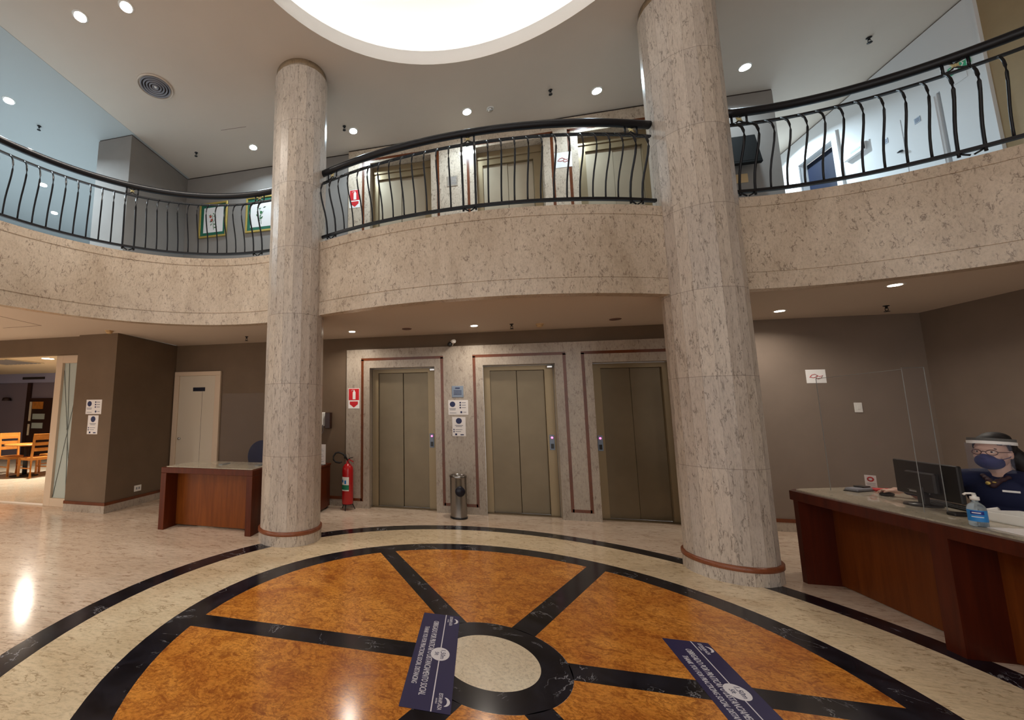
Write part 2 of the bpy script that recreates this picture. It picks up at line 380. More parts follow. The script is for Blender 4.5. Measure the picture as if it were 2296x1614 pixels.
# ------------------------------------------------------------------ floor with inlaid medallion
def floor():
    mb = MB(); seg = 96
    r0, r1, r2, r3, r4, r5 = 0.288, 0.461, 2.056, 2.258, 2.85, 3.041
    def ring(ra, rb, mat, a0=0, a1=360, n=seg):
        mb.cur = mat
        for i in range(n):
            A0 = R(a0 + (a1 - a0) * i / n); A1 = R(a0 + (a1 - a0) * (i + 1) / n)
            mb.add([(ra * math.cos(A0), ra * math.sin(A0), 0), (rb * math.cos(A0), rb * math.sin(A0), 0), (rb * math.cos(A1), rb * math.sin(A1), 0), (ra * math.cos(A1), ra * math.sin(A1), 0)], [(0, 1, 2, 3)])
    mb.cur = 3; mb.add([(r0 * math.cos(2 * math.pi * i / seg), r0 * math.sin(2 * math.pi * i / seg), 0) for i in range(seg)], [list(range(seg))])
    ring(r0, r1, 2)
    hw = 0.084                                              # half width of a spoke
    for k in range(6):
        A = 60 * k; n = 24; d1 = math.degrees(math.asin(hw / r1)); d2 = math.degrees(math.asin(hw / r2))
        mb.cur = 2                                          # spoke
        c, s = math.cos(R(A)), math.sin(R(A)); x1 = r1 * math.cos(R(d1)); x2 = r2 * math.cos(R(d2))
        P = lambda x, y: (x * c - y * s, x * s + y * c, 0)
        mb.add([P(x1, -hw), P(r1, 0), P(x1, hw)], [(0, 1, 2)])
        mb.add([P(x1, -hw), P(x2, -hw), P(x2, hw), P(x1, hw)], [(0, 1, 2, 3)])
        mb.add([P(x2, -hw), P(r2, 0), P(x2, hw)], [(0, 1, 2)])
        mb.cur = 1
        for i in range(n):                                  # orange sector
            q = [(A + d1 + (60 - 2 * d1) * t / n, A + d2 + (60 - 2 * d2) * t / n) for t in (i, i + 1)]
            mb.add([(r1 * math.cos(R(q[0][0])), r1 * math.sin(R(q[0][0])), 0), (r2 * math.cos(R(q[0][1])), r2 * math.sin(R(q[0][1])), 0),
                    (r2 * math.cos(R(q[1][1])), r2 * math.sin(R(q[1][1])), 0), (r1 * math.cos(R(q[1][0])), r1 * math.sin(R(q[1][0])), 0)], [(0, 1, 2, 3)])
    ring(r2, r3, 2); ring(r3, r4, 4); ring(r4, r5, 2)
    mb.cur = 0; x0, x1, y0, y1 = -16.5, 6.0, -8.0, 9.0
    def edge(a):
        c, s = math.cos(a), math.sin(a); t = 1e9
        for lim, d in ((x1, c), (x0, c), (y1, s), (y0, s)):
            if abs(d) > 1e-9 and lim / d > 0: t = min(t, lim / d)
        return (t * c, t * s)
    angs = sorted([2 * math.pi * i / seg for i in range(seg)] + [math.atan2(y, x) % (2 * math.pi) for x in (x0, x1) for y in (y0, y1)])
    for i, a in enumerate(angs):
        b = angs[(i + 1) % len(angs)]; p, q = edge(a), edge(b)
        mb.add([(r5 * math.cos(a), r5 * math.sin(a), 0), (*p, 0), (*q, 0), (r5 * math.cos(b), r5 * math.sin(b), 0)], [(0, 1, 2, 3)])
    struct(mb.build('floor', ['floor_cream', 'orange_marble', 'black_marble', 'floor_hub_cream', 'floor_ring_cream']))
floor()

# ------------------------------------------------------------------ lower ceiling, upper floor, parapet
outline = ([(-16.5, -8), (LA[0][0] - LA[1], -8)] + arc(*LA, 180, 77, 40) + arc(*CA, -113, -67, 36) + arc(*RA, 97, 8, 36)
           + [(UR + .01, -0.24), (UR + .01, 3.8), (-5.5, 3.8), (-5.5, 2.6), (-16.5, 2.6)])
def inset(c, r, d, s): return (c, r + s * d)
o2 = ([(-16.5, -8), (LA[0][0] - LA[1] - .12, -8)] + arc(LA[0], LA[1] + .12, 180, 77, 40) + arc(CA[0], CA[1] - .12, -113, -67, 36) + arc(RA[0], RA[1] + .12, 97, 19.4, 36)
      + [(UR + .01, 0.27), (UR + .01, 3.8), (-5.5, 3.8), (-5.5, 2.6), (-16.5, 2.6)])
struct(fill(o2, ZC1, 'ceiling_lower', 'ceiling_low_paint'))
o3 = [(-16.5, -8), (LA[0][0] - LA[1] - .12, -8)] + arc(LA[0], LA[1] + .12, 180, 77, 40) + arc(CA[0], CA[1] - .12, -113, -67, 36) + arc(RA[0], RA[1] + .12, 97, 19.4, 36) + [(UR + .01, 0.27), (UR + .01, 9), (-16.5, 9)]
struct(fill(o3, ZF2, 'floor_upper', 'floor_carpet'))
def parapet(name, A, a0, a1, n, sgn, ext=None):
    # marble-clad slab edge, sgn +1: void is inside the arc radius (inset outwards), -1: opposite
    prof = [(0.12, ZC1 + .02), (0.12, ZB), (0, ZB), (0, 2.868), (0.009, 2.871), (0.009, 2.880), (0, 2.883), (0, 3.553), (0.009, 3.556), (0.009, 3.565), (0, 3.568), (0, ZT), (0.13, ZT), (0.13, ZF2 - .01)]
    path = [(A[0], A[1], a0 + (a1 - a0) * i / n) for i in range(n + 1)]
    rows = []
    for c, r, a in path:
        ca, sa = math.cos(R(a)), math.sin(R(a))
        rows.append([(c[0] + (r + sgn * d) * ca, c[1] + (r + sgn * d) * sa, z) for d, z in prof])
    if ext: rows = [[(ext[0] - d, ext[1], z) for d, z in prof]] + rows
    mb = MB(); m = len(prof); mb.smooth = False
    for i in range(len(rows) - 1):
        for j in range(m - 1): mb.add([rows[i][j], rows[i][j + 1], rows[i + 1][j + 1], rows[i + 1][j]], [(0, 1, 2, 3)])
    bm_ = mb.build(name, 'travertine')
    return struct(bm_)
parapet('wall_balcony_left', LA, 180, 77, 60, 1, ext=(LA[0][0] - LA[1], -8))
parapet('wall_balcony_centre', CA, -113, -67, 60, -1)
parapet('wall_balcony_right', RA, 97, 9, 60, 1)

# upper ceiling with round opening
CC = (-0.02, -0.10); CR = 2.34
def upper_ceiling():
    mb = MB(); seg = 96; x0, x1, y0, y1 = -16.5, 6.0, -8.0, 9.0
    def edge(a):
        c, s = math.cos(a), math.sin(a); t = 1e9
        for lim, d in ((x1 - CC[0], c), (x0 - CC[0], c), (y1 - CC[1], s), (y0 - CC[1], s)):
            if abs(d) > 1e-9 and lim / d > 0: t = min(t, lim / d)
        return (CC[0] + t * c, CC[1] + t * s)
    angs = sorted([2 * math.pi * i / seg for i in range(seg)] + [math.atan2(y - CC[1], x - CC[0]) % (2 * math.pi) for x in (x0, x1) for y in (y0, y1)])
    for i, a in enumerate(angs):
        b = angs[(i + 1) % len(angs)]; p, q = edge(a), edge(b)
        mb.add([(CC[0] + CR * math.cos(a), CC[1] + CR * math.sin(a), ZC2), (*p, ZC2), (*q, ZC2), (CC[0] + CR * math.cos(b), CC[1] + CR * math.sin(b), ZC2)], [(0, 1, 2, 3)])
    struct(mb.build('ceiling', 'ceiling_paint'))
    dome = MB()                                             # lip, ledge, drum and shallow dome of the light cove
    prof = [(CR, 0.0), (CR, 0.20), (CR + .035, 0.20), (CR + .035, 0.05), (CR + .50, 0.05), (CR + .50, 0.62), (CR + .30, 0.80), (CR - .4, 0.92), (1.0, 0.99), (0.001, 1.0)]
    dome.lathe(prof, 96, (*CC, ZC2), cap=False); struct(dome.build('ceiling_cove', 'cove_paint'))
    led = MB(); led.lathe([(CR + .16, .075), (CR + .16, .115), (CR + .24, .115), (CR + .24, .075), (CR + .16, .075)], 96, (*CC, ZC2), cap=False)
    tag(led.build('cove_light_strip', 'led_strip'), 'warm white light strip hidden on the ledge of the round ceiling cove', 'light')
upper_ceiling()
struct(MB().box(-16.5, -5.48, -8, 9, ZC2 - .003, ZC2 - .0005).build('ceiling_gallery_tint', 'ceiling_cool_lit'))  # overlay sheet, the cool gallery light is put into its colour

# ------------------------------------------------------------------ walls
def wbox(name, mat, *b): return struct(MB().box(*b).build(name, mat))
PL, PR_ = -2.14, 3.0           # marble elevator surround
OPEN = [(-1.745, -0.69), (0.05, 1.08), (1.585, 2.62)]
wbox('wall_back_left', 'wall_taupe', -5.54, PL, VB, VB + .12, 0, ZF2)
wbox('wall_back_header', 'wall_taupe', PL, PR_, VB, VB + .12, 2.532, ZF2)
wbox('wall_back_right', 'wall_taupe_light', PR_, UR + .02, VB, VB + .12, 0, ZF2)
wbox('wall_right', 'wall_taupe_light', UR, UR + .12, -8, VB + .12, 0, ZF2)
wbox('wall_pier_left', 'wall_taupe', -6.28, UL, 2.42, VB, 0, ZC1)
wbox('wall_header_left', 'wall_taupe', -16.5, -6.28, 2.50, 2.62, 2.455, ZC1)
wbox('wall_left_far', 'wall_taupe', -16.6, -16.5, -8, 9, 0, 6.2)
# elevator surround (lower and upper storey)
def surround(name, z0, ztop, zopen, mat):
    mb = MB(); xs = [PL] + [x for o in OPEN for x in o] + [PR_]
    for i in range(0, len(xs), 2): mb.box(xs[i], xs[i + 1], 3.68, 3.98, z0, zopen)
    mb.box(PL, PR_, 3.68, 3.98, zopen, ztop)
    return struct(mb.build(name, mat))
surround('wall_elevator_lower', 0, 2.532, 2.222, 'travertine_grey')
surround('wall_elevator_upper', ZF2, ZC2 - .025, 5.825, 'travertine')
# upper walls
wbox('wall_upper_back_left', 'wall_grey', UL, PL, VB, VB + .12, ZF2, ZC2 - .022)
wbox('wall_upper_back_right', 'wall_grey', PR_, 4.2, VB + .03, VB + .15, ZF2, ZC2 - .022)
wbox('wall_upper_pier_left', 'wall_grey', -6.2, UL, 2.38, VB + .12, ZF2, ZC2 - .022)
wbox('wall_upper_corridor_left', 'wall_grey', 4.08, 4.2, VB + .15, 9, ZF2, ZC2)
wbox('wall_upper_left_end', 'wall_white', -16.5, -6.2, 8.9, 9, ZF2, ZC2)
wbox('wall_upper_corridor_end', 'wall_white', 4.2, 5.5, 8.9, 9, ZF2, ZC2)
g = MB(); g.box(UL, PL, VB + .006, VB + .1, ZC2 - .022, ZC2); g.box(PL, PR_, 3.69, 3.9, ZC2 - .025, ZC2); g.box(PR_, 4.2, VB + .04, VB + .14, ZC2 - .022, ZC2); g.box(-6.19, UL - .01, 2.39, VB, ZC2 - .022, ZC2)
g.box(5.40, 5.46, 2.65, 8.9, ZC2 - .022, ZC2)
struct(g.build('trim_1', 'shadow_gap'))
# right corridor wall of the upper storey, with doorway
g = MB(); U2 = 5.38
g.box(U2, U2 + .1, 2.65, 3.09, ZF2, ZC2 - .022); g.box(U2, U2 + .1, 3.13, 4.56, ZF2, ZC2 - .022); g.box(U2, U2 + .1, 5.24, 8.9, ZF2, ZC2 - .022); g.box(U2, U2 + .1, 4.56, 5.24, 5.645, ZC2 - .022)
g.box(U2, U2 + .1, 3.09, 3.13, 5.27, ZC2 - .022); g.box(U2 + .06, U2 + .1, 3.09, 3.13, ZF2, 5.27)
struct(g.build('wall_upper_right', 'wall_white'))
wbox('wall_upper_right_tan', 'wall_tan', U2 + .02, U2 + .12, -8, 2.63, ZF2, ZC2)
wbox('trim_2', 'wall_white', U2 - .012, U2 + .12, 2.63, 2.65, ZF2, ZC2 - .022)
g = MB(); g.box(U2 + .12, U2 + 1.1, 4.56, 5.24, ZF2, 5.645)
struct(g.build('wall_doorway_recess', 'door_dark_blue'))
d = struct(MB().box(U2 + .1, U2 + .12, 4.56, 5.24, ZF2, 5.64).build('door_8', 'door_dark_blue'))
f = MB(); f.bbox(U2 - .025, U2 + .01, 4.46, 4.56, ZF2, 5.65); f.bbox(U2 - .025, U2 + .01, 5.24, 5.34, ZF2, 5.65); f.bbox(U2 - .025, U2 + .01, 4.46, 5.34, 5.65, 5.76)
f.build('door_frame', 'wall_white', d)
# cupboard doors in the corridor wall
d = struct(MB().box(U2 - .012, U2 - .001, 3.56, 3.97, ZF2 + .02, 5.25).build('door_9', 'wall_white'))
MB().ball((U2 - .03, 3.60, 4.84), (.02, .035, .012)).build('door_handle', 'iron', d)
struct(MB().box(U2 - .012, U2 - .001, 3.15, 3.545, ZF2 + .02, 5.25).build('door_10', 'wall_white'))
# baseboards
def skirting(name, pts, red=True):
    mb = MB()
    for (a, b) in zip(pts, pts[1:]):
        a, b = Vector(a), Vector(b); d = (b - a).normalized(); nrm = Vector((d.y, -d.x))
        for z0, z1, t, m in ((0, .112, .014, 0), (.112, .156, .018, 1)):
            mb.cur = m; q = [a, b, b + nrm * t, a + nrm * t]
            mb.prism([(p.x, p.y) for p in q], z0, z1)
    return struct(mb.build(name, ['travertine_grey', 'red_marble']))
skirting('baseboard_left', [(-6.28, 2.42), (UL + .016, 2.42)]); skirting('baseboard_pier', [(UL, 2.42 - .016), (UL, VB)])
skirting('baseboard_back_left', [(-4.52, VB), (PL, VB)]); skirting('baseboard_back_right', [(PR_, VB), (UR, VB)]); skirting('baseboard_right', [(UR, VB), (UR, -8)])
# red marble inlay strips around the elevators (proud by a millimetre)
def inlay(name, z0, zt, upper=False):
    mb = MB(); w = .042; y0, y1 = 3.6785, 3.683
    def v(u, a, b): mb.box(u - w / 2, u + w / 2, y0, y1, a, b)
    def h(a, b, z): mb.box(a, b, y0, y1, z - w / 2, z + w / 2)
    zb = z0 + .13; T = zt
    for a, b in ((-1.868, -.572), (-.080, 1.212), (1.462, 2.745)):
        v(a, zb - w / 2, T); v(b, zb - w / 2, T); h(a - w / 2, b + w / 2, T)
    h(-.572, -.080, zb); h(1.212, 1.462, zb); h(PL, -1.868, zb); h(2.745, PR_, zb)
    struct(mb.build(name, 'red_marble'))
inlay('trim_3', 0, 2.365); inlay('trim_4', ZF2, 5.885)
# ------------------------------------------------------------------ elevator doors
def elevator(n, u0, u1, z0, zo, zl, lit, ub, side):
    a, b = u0, u1; ul, ur = a + .105, b - .125
    if side == 'L': ul, ur = a + .145, b - .09
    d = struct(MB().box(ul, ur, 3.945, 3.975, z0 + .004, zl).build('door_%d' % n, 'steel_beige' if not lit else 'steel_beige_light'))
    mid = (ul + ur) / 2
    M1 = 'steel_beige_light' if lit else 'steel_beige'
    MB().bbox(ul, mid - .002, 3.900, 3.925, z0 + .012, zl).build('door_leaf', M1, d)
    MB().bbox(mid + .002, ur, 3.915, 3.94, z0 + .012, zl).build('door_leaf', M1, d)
    f = MB(); f.box(a + .004, ul, 3.86, 3.94, z0 + .002, zl); f.box(ur, b - .004, 3.86, 3.94, z0 + .002, zl); f.box(a + .004, b - .004, 3.86, 3.94, zl, zo - .003)
    if lit: f.box(a + .004, b - .004, 3.84, 3.86, zl + .10, zo - .003)
    f.build('door_frame', 'steel_jamb', d)
    MB().box(a + .004, b - .004, 3.80, 3.90, z0 + .001, z0 + .010).build('door_sill', 'steel_jamb_dark', d)
    if ub:
        p = MB(); p.bbox(ub - .035, ub + .035, 3.846, 3.86, z0 + .95, z0 + 1.17); c = p.build('call_panel', 'plaque_blue', d)
        MB().cyl((0, 0, 0), .014, .006, 14).build('call_button', 'button_red', c).matrix_local = Matrix.Translation((ub, 3.846, z0 + 1.13)) @ Matrix.Rotation(R(90), 4, 'X')
        MB().bbox(ub - .02, ub + .02, 3.842, 3.847, z0 + .97, z0 + 1.04).build('call_display', 'dark_plastic', c)
    return d
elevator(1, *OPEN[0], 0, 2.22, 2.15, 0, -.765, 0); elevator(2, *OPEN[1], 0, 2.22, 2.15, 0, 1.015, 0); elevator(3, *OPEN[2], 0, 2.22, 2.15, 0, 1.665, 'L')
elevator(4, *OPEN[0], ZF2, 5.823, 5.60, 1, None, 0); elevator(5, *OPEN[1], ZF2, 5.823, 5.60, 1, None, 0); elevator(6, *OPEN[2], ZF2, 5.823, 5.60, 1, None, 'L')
# white service door behind the left desk
d = struct(MB().bbox(-5.40, -4.64, VB - .03, VB - .002, .01, 2.17).build('door_7', 'cream_door'))
f = MB(); f.bbox(-5.50, -5.40, VB - .05, VB - .001, 0, 2.17); f.bbox(-4.64, -4.53, VB - .05, VB - .001, 0, 2.17); f.bbox(-5.50, -4.53, VB - .05, VB - .001, 2.17, 2.245)
f.build('door_frame', 'cream_frame', d)
MB().box(-5.10, -4.85, VB - .036, VB - .03, 1.885, 1.955).build('door_plate', 'navy_black', d)
g = MB(); g.box(-4.905, -4.901, VB - .0315, VB - .030, .02, 1.88); g.build('door_groove', 'shadow_gap', d)
g = MB(); g.lathe([(.0, 0), (.022, .0), (.022, .03), (.0, .035)], 12); h = g.build('door_handle', 'chrome', d); h.matrix_local = Matrix.Translation((-5.33, VB - .03, 1.03)) @ Matrix.Rotation(R(90), 4, 'X')
# ------------------------------------------------------------------ restaurant beyond the left opening
struct(fill([(-16.5, 2.66), (-6.29, 2.66), (-6.29, 8.9), (-16.5, 8.9)], .004, 'floor_restaurant', 'floor_hub_cream'))
struct(fill([(-16.5, 2.6), (-6.2, 2.6), (-6.2, 9), (-16.5, 9)], 2.80, 'ceiling_restaurant', 'ceiling_cream'))
wbox('wall_restaurant_back', 'wall_mauve', -16.5, -6.2, 8.0, 8.1, 0, 2.8)
wbox('trim_5', 'bulkhead_blue', -16.5, -6.2, 7.80, 8.0, 2.50, 2.80)
wbox('wall_restaurant_right', 'wall_mauve', -6.28, -6.2, VB, 8.0, 0, 2.8)
f = MB(); f.bbox(-6.935, -6.80, 2.60, 2.70, .0, 2.455); f.bbox(-6.80, -6.285, 2.60, 2.70, 2.325, 2.455); f.bbox(-6.80, -6.285, 2.60, 2.70, 0, .13); f.box(-16.4, -6.935, 2.60, 2.70, 0, .012)
w = struct(f.build('window_1', 'cream_frame'))
MB().box(-6.80, -6.29, 2.645, 2.655, .13, 2.325).build('window_pane', 'frosted_pane', w)
g = MB()
for a, b in (((-6.795, .14), (-6.42, 2.32)), ((-6.70, 2.32), (-6.53, .14)), ((-6.795, 2.2), (-6.44, .14))):
    g.tube([(a[0], 2.640, a[1]), (b[0], 2.640, b[1])], .004, 6)
g.ball((-6.62, 2.638, 1.23), .014); g.build('window_line', 'etched_line', w)
g = MB(); g.box(-14.9, -14.75, 7.93, 7.99, .0, 2.5); g.box(-16.45, -16.3, 7.93, 7.99, 0, 2.5); struct(g.build('trim_6', 'dark_wood'))
t = tag(MB().box(-14.75, -12.6, 7.95, 8.0, .0, 1.98).build('sideboard_doors', 'dark_wood'), 'dark wooden glazed door set in the restaurant back wall', 'door')
struct(t); t.name = 'door_11'
del t['label']; del t['category']
g = MB(); g.box(-14.60, -14.15, 7.93, 7.955, 1.62, 1.86); g.build('door_panel', 'orange_wood', t)
g = MB(); g.box(-14.55, -14.05, 7.93, 7.955, 1.28, 1.46); g.box(-14.55, -14.10, 7.93, 7.955, .98, 1.16); g.build('door_pane', 'frosted_pane', t)
g = MB(); g.box(-14.72, -14.64, 7.93, 7.955, 1.22, 1.86); g.box(-14.72, -14.65, 7.93, 7.955, .75, 1.12); g.build('door_edge_light', 'ceiling_cream', t)
tag(MB().lathe([(0, 0), (.13, 0), (.10, .10), (0, .12)], 14, (-15.7, 7.88, 1.9)).build('wall_sconce', 'dark_wood'), 'small dark wall lamp on the mauve restaurant wall', 'wall lamp')
tag(MB().bbox(-14.95, -14.0, 7.78, 7.80, 2.60, 2.68).build('bulkhead_grille', 'shadow_gap'), 'long dark air slot in the bluish restaurant bulkhead', 'vent')
t = thing('ceiling_grille', (-11.7, 5.1, 2.795), 'square slatted air grille in the cream restaurant ceiling', 'vent')
MB().box(-.75, .55, -.42, .48, -.012, .0).build('grille_frame', 'ceiling_cream', t)
g = MB()
for i in range(9): g.box(-.70 + i * .14, -.70 + i * .14 + .075, -.38, .44, -.020, -.012)
g.build('grille_slat', 'ink_grey', t)

def make_chair():
    t = thing('wooden_chair', (0, 0, 0), 'x', 'chair')
    MB().bbox(-.20, .22, -.20, .20, .43, .46, .008).build('seat', 'orange_wood', t)
    for y in (-.19, .19):
        MB().tube([(-.20, y, 0), (-.19, y, .44), (-.24, y, 1.0)], 0, flat=(.038, .038)).build('back_post', 'orange_wood', t)
        MB().tube([(.20, y, 0), (.20, y, .44)], 0, flat=(.036, .036)).build('leg', 'orange_wood', t)
        MB().box(-.19, .20, y - .01, y + .01, .20, .225).build('stretcher', 'orange_wood', t)
    for z in (.60, .73, .86): MB().bbox(-.235, -.215, -.175, .175, z, z + .075).build('back_slat', 'orange_wood', t)
    MB().bbox(-.25, -.225, -.20, .20, .93, 1.0).build('top_rail', 'orange_wood', t)
    MB().box(-.19, .20, -.19, .19, .39, .43).build('apron', 'orange_wood', t)
    return t
ch = make_chair(); ch.location = (-10.29, 4.93, .004); ch.rotation_euler[2] = R(176)
ch['label'] = 'honey coloured wooden ladder-back chair nearest the cream door frame'; ch['group'] = 'wooden chairs in the restaurant'
c2 = copy_tree(ch); c2.location = (-11.02, 4.98, .004); c2.rotation_euler[2] = R(-8); c2['label'] = 'honey wooden ladder-back chair cut by the left edge of the photo'
c3 = copy_tree(ch); c3.location = (-10.62, 5.66, .004); c3.rotation_euler[2] = R(-88); c3['label'] = 'honey wooden chair mostly hidden on the far side of the restaurant table'
t = thing('restaurant_table', (-10.60, 4.96, .004), 'round wooden restaurant table on a black pedestal foot', 'table')
MB().lathe([(0, .72), (.40, .72), (.42, .735), (.42, .745), (.40, .755), (0, .755)], 32).build('table_top', 'orange_wood', t)
MB().lathe([(.045, .03), (.045, .72)], 16).build('pedestal', 'black_rubber', t)
MB().lathe([(0, 0), (.27, 0), (.27, .015), (.06, .04), (0, .045)], 28).build('base', 'black_rubber', t)

# ------------------------------------------------------------------ columns
def column(name, u, v, label):
    t = thing('stone_column', (u, v, 0), label, 'column', None)
    r = .354
    MB().lathe([(r + .003, .155), (r + .003, ZC2 - .10)], 20, smooth=False).build('shaft', 'column_stone', t)
    MB().lathe([(r + .018, 0), (r + .018, .112)], 20, smooth=False).build('plinth', 'column_stone', t)
    MB().lathe([(r + .018, .112), (r + .026, .118), (r + .026, .150), (r + .014, .158)], 54).build('base_ring', 'ring_marble', t)
    MB().lathe([(r - .012, ZC2 - .10), (r - .012, ZC2 - .001)], 54).build('neck', 'neck_stone', t)
    return t
column('', -2.285, 1.995, 'round travertine column on the left, beside the small wooden desk')
column('', 2.262, 2.02, 'round travertine column on the right, beside the reception counter')

# ------------------------------------------------------------------ balustrades
def baluster_pts(c, r, a, sgn, zb, zt, top=None):
    ts = [0, .12, .25, .38, .5, .60, .70, .78, .86, .93, .975, 1.0]; os_ = [0, .006, .022, .054, .094, .124, .142, .140, .120, .078, .034, 0]
    pts = []
    for t, o in zip(ts, os_):
        rr = r + sgn * o; pts.append((c[0] + rr * math.cos(R(a)), c[1] + rr * math.sin(R(a)), zb + (zt - zb) * t))
    return pts
def balustrade(label, c, r, angs, boxes, a_start, a_end, sgn):
    base_a = (a_start + a_end) / 2
    t = thing('balustrade', (c[0] + r * math.cos(R(base_a)), c[1] + r * math.sin(R(base_a)), ZT), label, 'balustrade', None)
    L = Vector(t.location); off = lambda pts: [tuple(Vector(p) - L) for p in pts]
    n = 40
    path = lambda z, dr=0: [(c[0] + (r + dr) * math.cos(R(a_start + (a_end - a_start) * i / n)), c[1] + (r + dr) * math.sin(R(a_start + (a_end - a_start) * i / n)), z) for i in range(n + 1)]
    MB().tube(off(path(4.636)), .043, 12).build('handrail', 'iron', t)
    MB().tube(off(path(4.500)), 0, flat=(.032, .020)).build('upper_rail', 'iron', t)
    MB().tube(off(path(3.754)), 0, flat=(.034, .030)).build('bottom_rail', 'iron', t)
    for a in angs:
        inb = any(abs(a - b) < .01 for bx in boxes for b in bx)
        pts = baluster_pts(c, r, a, sgn, 3.754, 4.50)
        if inb: pts = [(pts[0][0], pts[0][1], 3.71)] + pts
        MB().tube(off(pts), .0095 if not inb else .012, 6).build('baluster', 'iron', t)
    for bx in boxes:
        P = [Vector((c[0] + r * math.cos(R(a)), c[1] + r * math.sin(R(a)), 0)) for a in bx]
        mb = MB(); za, zb2 = 4.505, 4.61
        for p in P: mb.tube(off([(p.x, p.y, za), (p.x, p.y, zb2)]), .011, 6)
        A, B = P; M = (A + B) / 2
        for s_, z_s, z_e in ((0, za + .008, zb2 - .006), (1, zb2 - .006, za + .008)):
            pts = []
            for k in range(9):
                q = k / 8; bend = .018 * math.sin(math.pi * q) * (1 if s_ else -1) * (1 if q < .5 else -1)
                p = A.lerp(B, q); pts.append((p.x, p.y, z_s + (z_e - z_s) * q + bend))
            mb.tube(off(pts), .007, 6)
        o = mb.build('rail_ornament', 'iron', t)
        st = MB(); cz = (za + zb2) / 2; tdir = (B - A).normalized(); nd = Vector((math.cos(R((bx[0] + bx[1]) / 2)), math.sin(R((bx[0] + bx[1]) / 2)), 0)) * sgn
        ring = []
        for k in range(16):
            q = 2 * math.pi * k / 16; rad = .040 if k % 4 == 2 else (.016 if k % 2 else .022)
            ring.append(M + tdir * (rad * math.cos(q)) + Vector((0, 0, cz + rad * .8 * math.sin(q))))
        f0 = [tuple(p + nd * .006 - L) for p in ring]; f1 = [tuple(p - nd * .006 - L) for p in ring]
        ctr = [tuple(M + Vector((0, 0, cz)) + nd * .022 - L), tuple(M + Vector((0, 0, cz)) - nd * .022 - L)]
        st.add(f0 + f1 + ctr, [(k, (k + 1) % 16, 32) for k in range(16)] + [(16 + k, 16 + (k + 1) % 16, 33) for k in range(16)] + [(k, (k + 1) % 16, 16 + (k + 1) % 16, 16 + k) for k in range(16)])
        st.build('star', 'brass', o)
        fb = MB()
        for p, q in ((A, B), (B, A)):
            dirn = (q - p).normalized()
            fb.tube(off([tuple(p + Vector((0, 0, 3.742))), tuple(p + dirn * .03 + Vector((0, 0, 3.722))), tuple(p + dirn * .06 + Vector((0, 0, 3.706)))]), .008, 6)
        fb.build('foot_scroll', 'iron', t)
    return t
ca = [-110.43 + 1.4696 * i for i in range(28)]
balustrade('black wrought-iron balustrade with bowed bars between the two columns, in front of the upper elevators', CA[0], 5.292, ca, [(ca[0], ca[1]), (ca[13], ca[14]), (ca[26], ca[27])], -111.9, -69.1, 1)
la = [86.6 + 3.40 * i for i in range(30)]
balustrade('black wrought-iron balustrade with bowed bars, left of the left column', LA[0], 2.303, la, [(la[0], la[1]), (la[13], la[14]), (la[27], la[28])], 80, 188, -1)
ra = [95.24 - 3.07 * i for i in range(28)]
balustrade('black wrought-iron balustrade with bowed bars, right of the right column', RA[0], 2.568, ra, [(ra[0], ra[1]), (ra[11], ra[12]), (ra[24], ra[25])], 97.3, 11.5, -1)

# ------------------------------------------------------------------ ceiling fittings
def downlight(u, v, z, cool, label, power, group, on=True, lens=None, size=.048):
    t = thing('recessed_downlight', (u, v, z), label, 'ceiling light', group)
    MB().lathe([(size, -.002), (size + .022, -.006), (size + .026, .0), (size + .01, .003), (size, .003)], 20, cap=False).build('trim_ring', 'white_plastic' if on else 'lamp_off', t)
    MB().lathe([(0, -.004), (size, -.004), (size, .0)], 20).build('lens', ('lens_cool' if cool else 'lens_warm') if on else 'lamp_off', t)
    if on and power:
        l = bpy.data.lights.new('lamp', 'AREA'); l.shape = 'DISK'; l.size = .12; l.energy = power; l.color = COOL if cool else WARM
        l.spread = R(150)
        lo = bpy.data.objects.new('lamp', l); COL.objects.link(lo); lo.parent = t; lo.location = (0, 0, -.02); lo.visible_camera = True
    return t
G1, G2, G3 = 'recessed lights in the lower ceiling', 'cool recessed lights in the upper ceiling', 'cool lights of the side gallery ceiling'
Z1 = ZC1
downlight(-1.90, 3.20, Z1, 0, 'lit recessed downlight in the low ceiling above the fire extinguisher', P_LOW, G1)
downlight(-.057, 3.207, Z1, 0, 'lit recessed downlight in the low ceiling between the first and second elevators', P_LOW, G1)
downlight(3.62, 3.216, Z1, 0, 'lit recessed downlight just right of the right column, over the wall corner', P_LOW, G1)
downlight(3.99, 2.229, Z1, 0, 'lit recessed downlight near the balcony edge above the reception counter', P_LOW, G1)
downlight(-1.04, 3.195, Z1, 0, 'unlit dark recessed downlight above the first elevator', 0, G1, on=False)
downlight(1.79, 3.22, Z1, 0, 'unlit dark recessed downlight above the third elevator', 0, G1, on=False)
Z2 = ZC2
downlight(-4.431, .518, Z2, 0, 'warm recessed light near the top left corner, left one of a pair', P_UP * 1.6, 'warm pair by the cove', size=.058)
downlight(-3.81, .55, Z2, 0, 'warm recessed light near the top left corner, right one of a pair', P_UP * 1.6, 'warm pair by the cove', size=.058)
downlight(-3.727, 3.165, Z2, 1, 'cool recessed light in the upper ceiling just left of the left column', P_UP, G2)
downlight(-1.90, 3.18, Z2, 1, 'cool recessed light beside a sprinkler just right of the left column', P_UP, G2)
downlight(-.066, 3.183, Z2, 1, 'cool recessed light above the middle of the central balustrade', P_UP, G2)
downlight(1.767, 3.207, Z2, 1, 'cool recessed light left of the right column, over the third upper elevator', P_UP, G2)
downlight(3.59, 3.235, Z2, 1, 'cool recessed light right of the right column, above the television', P_UP, G2)
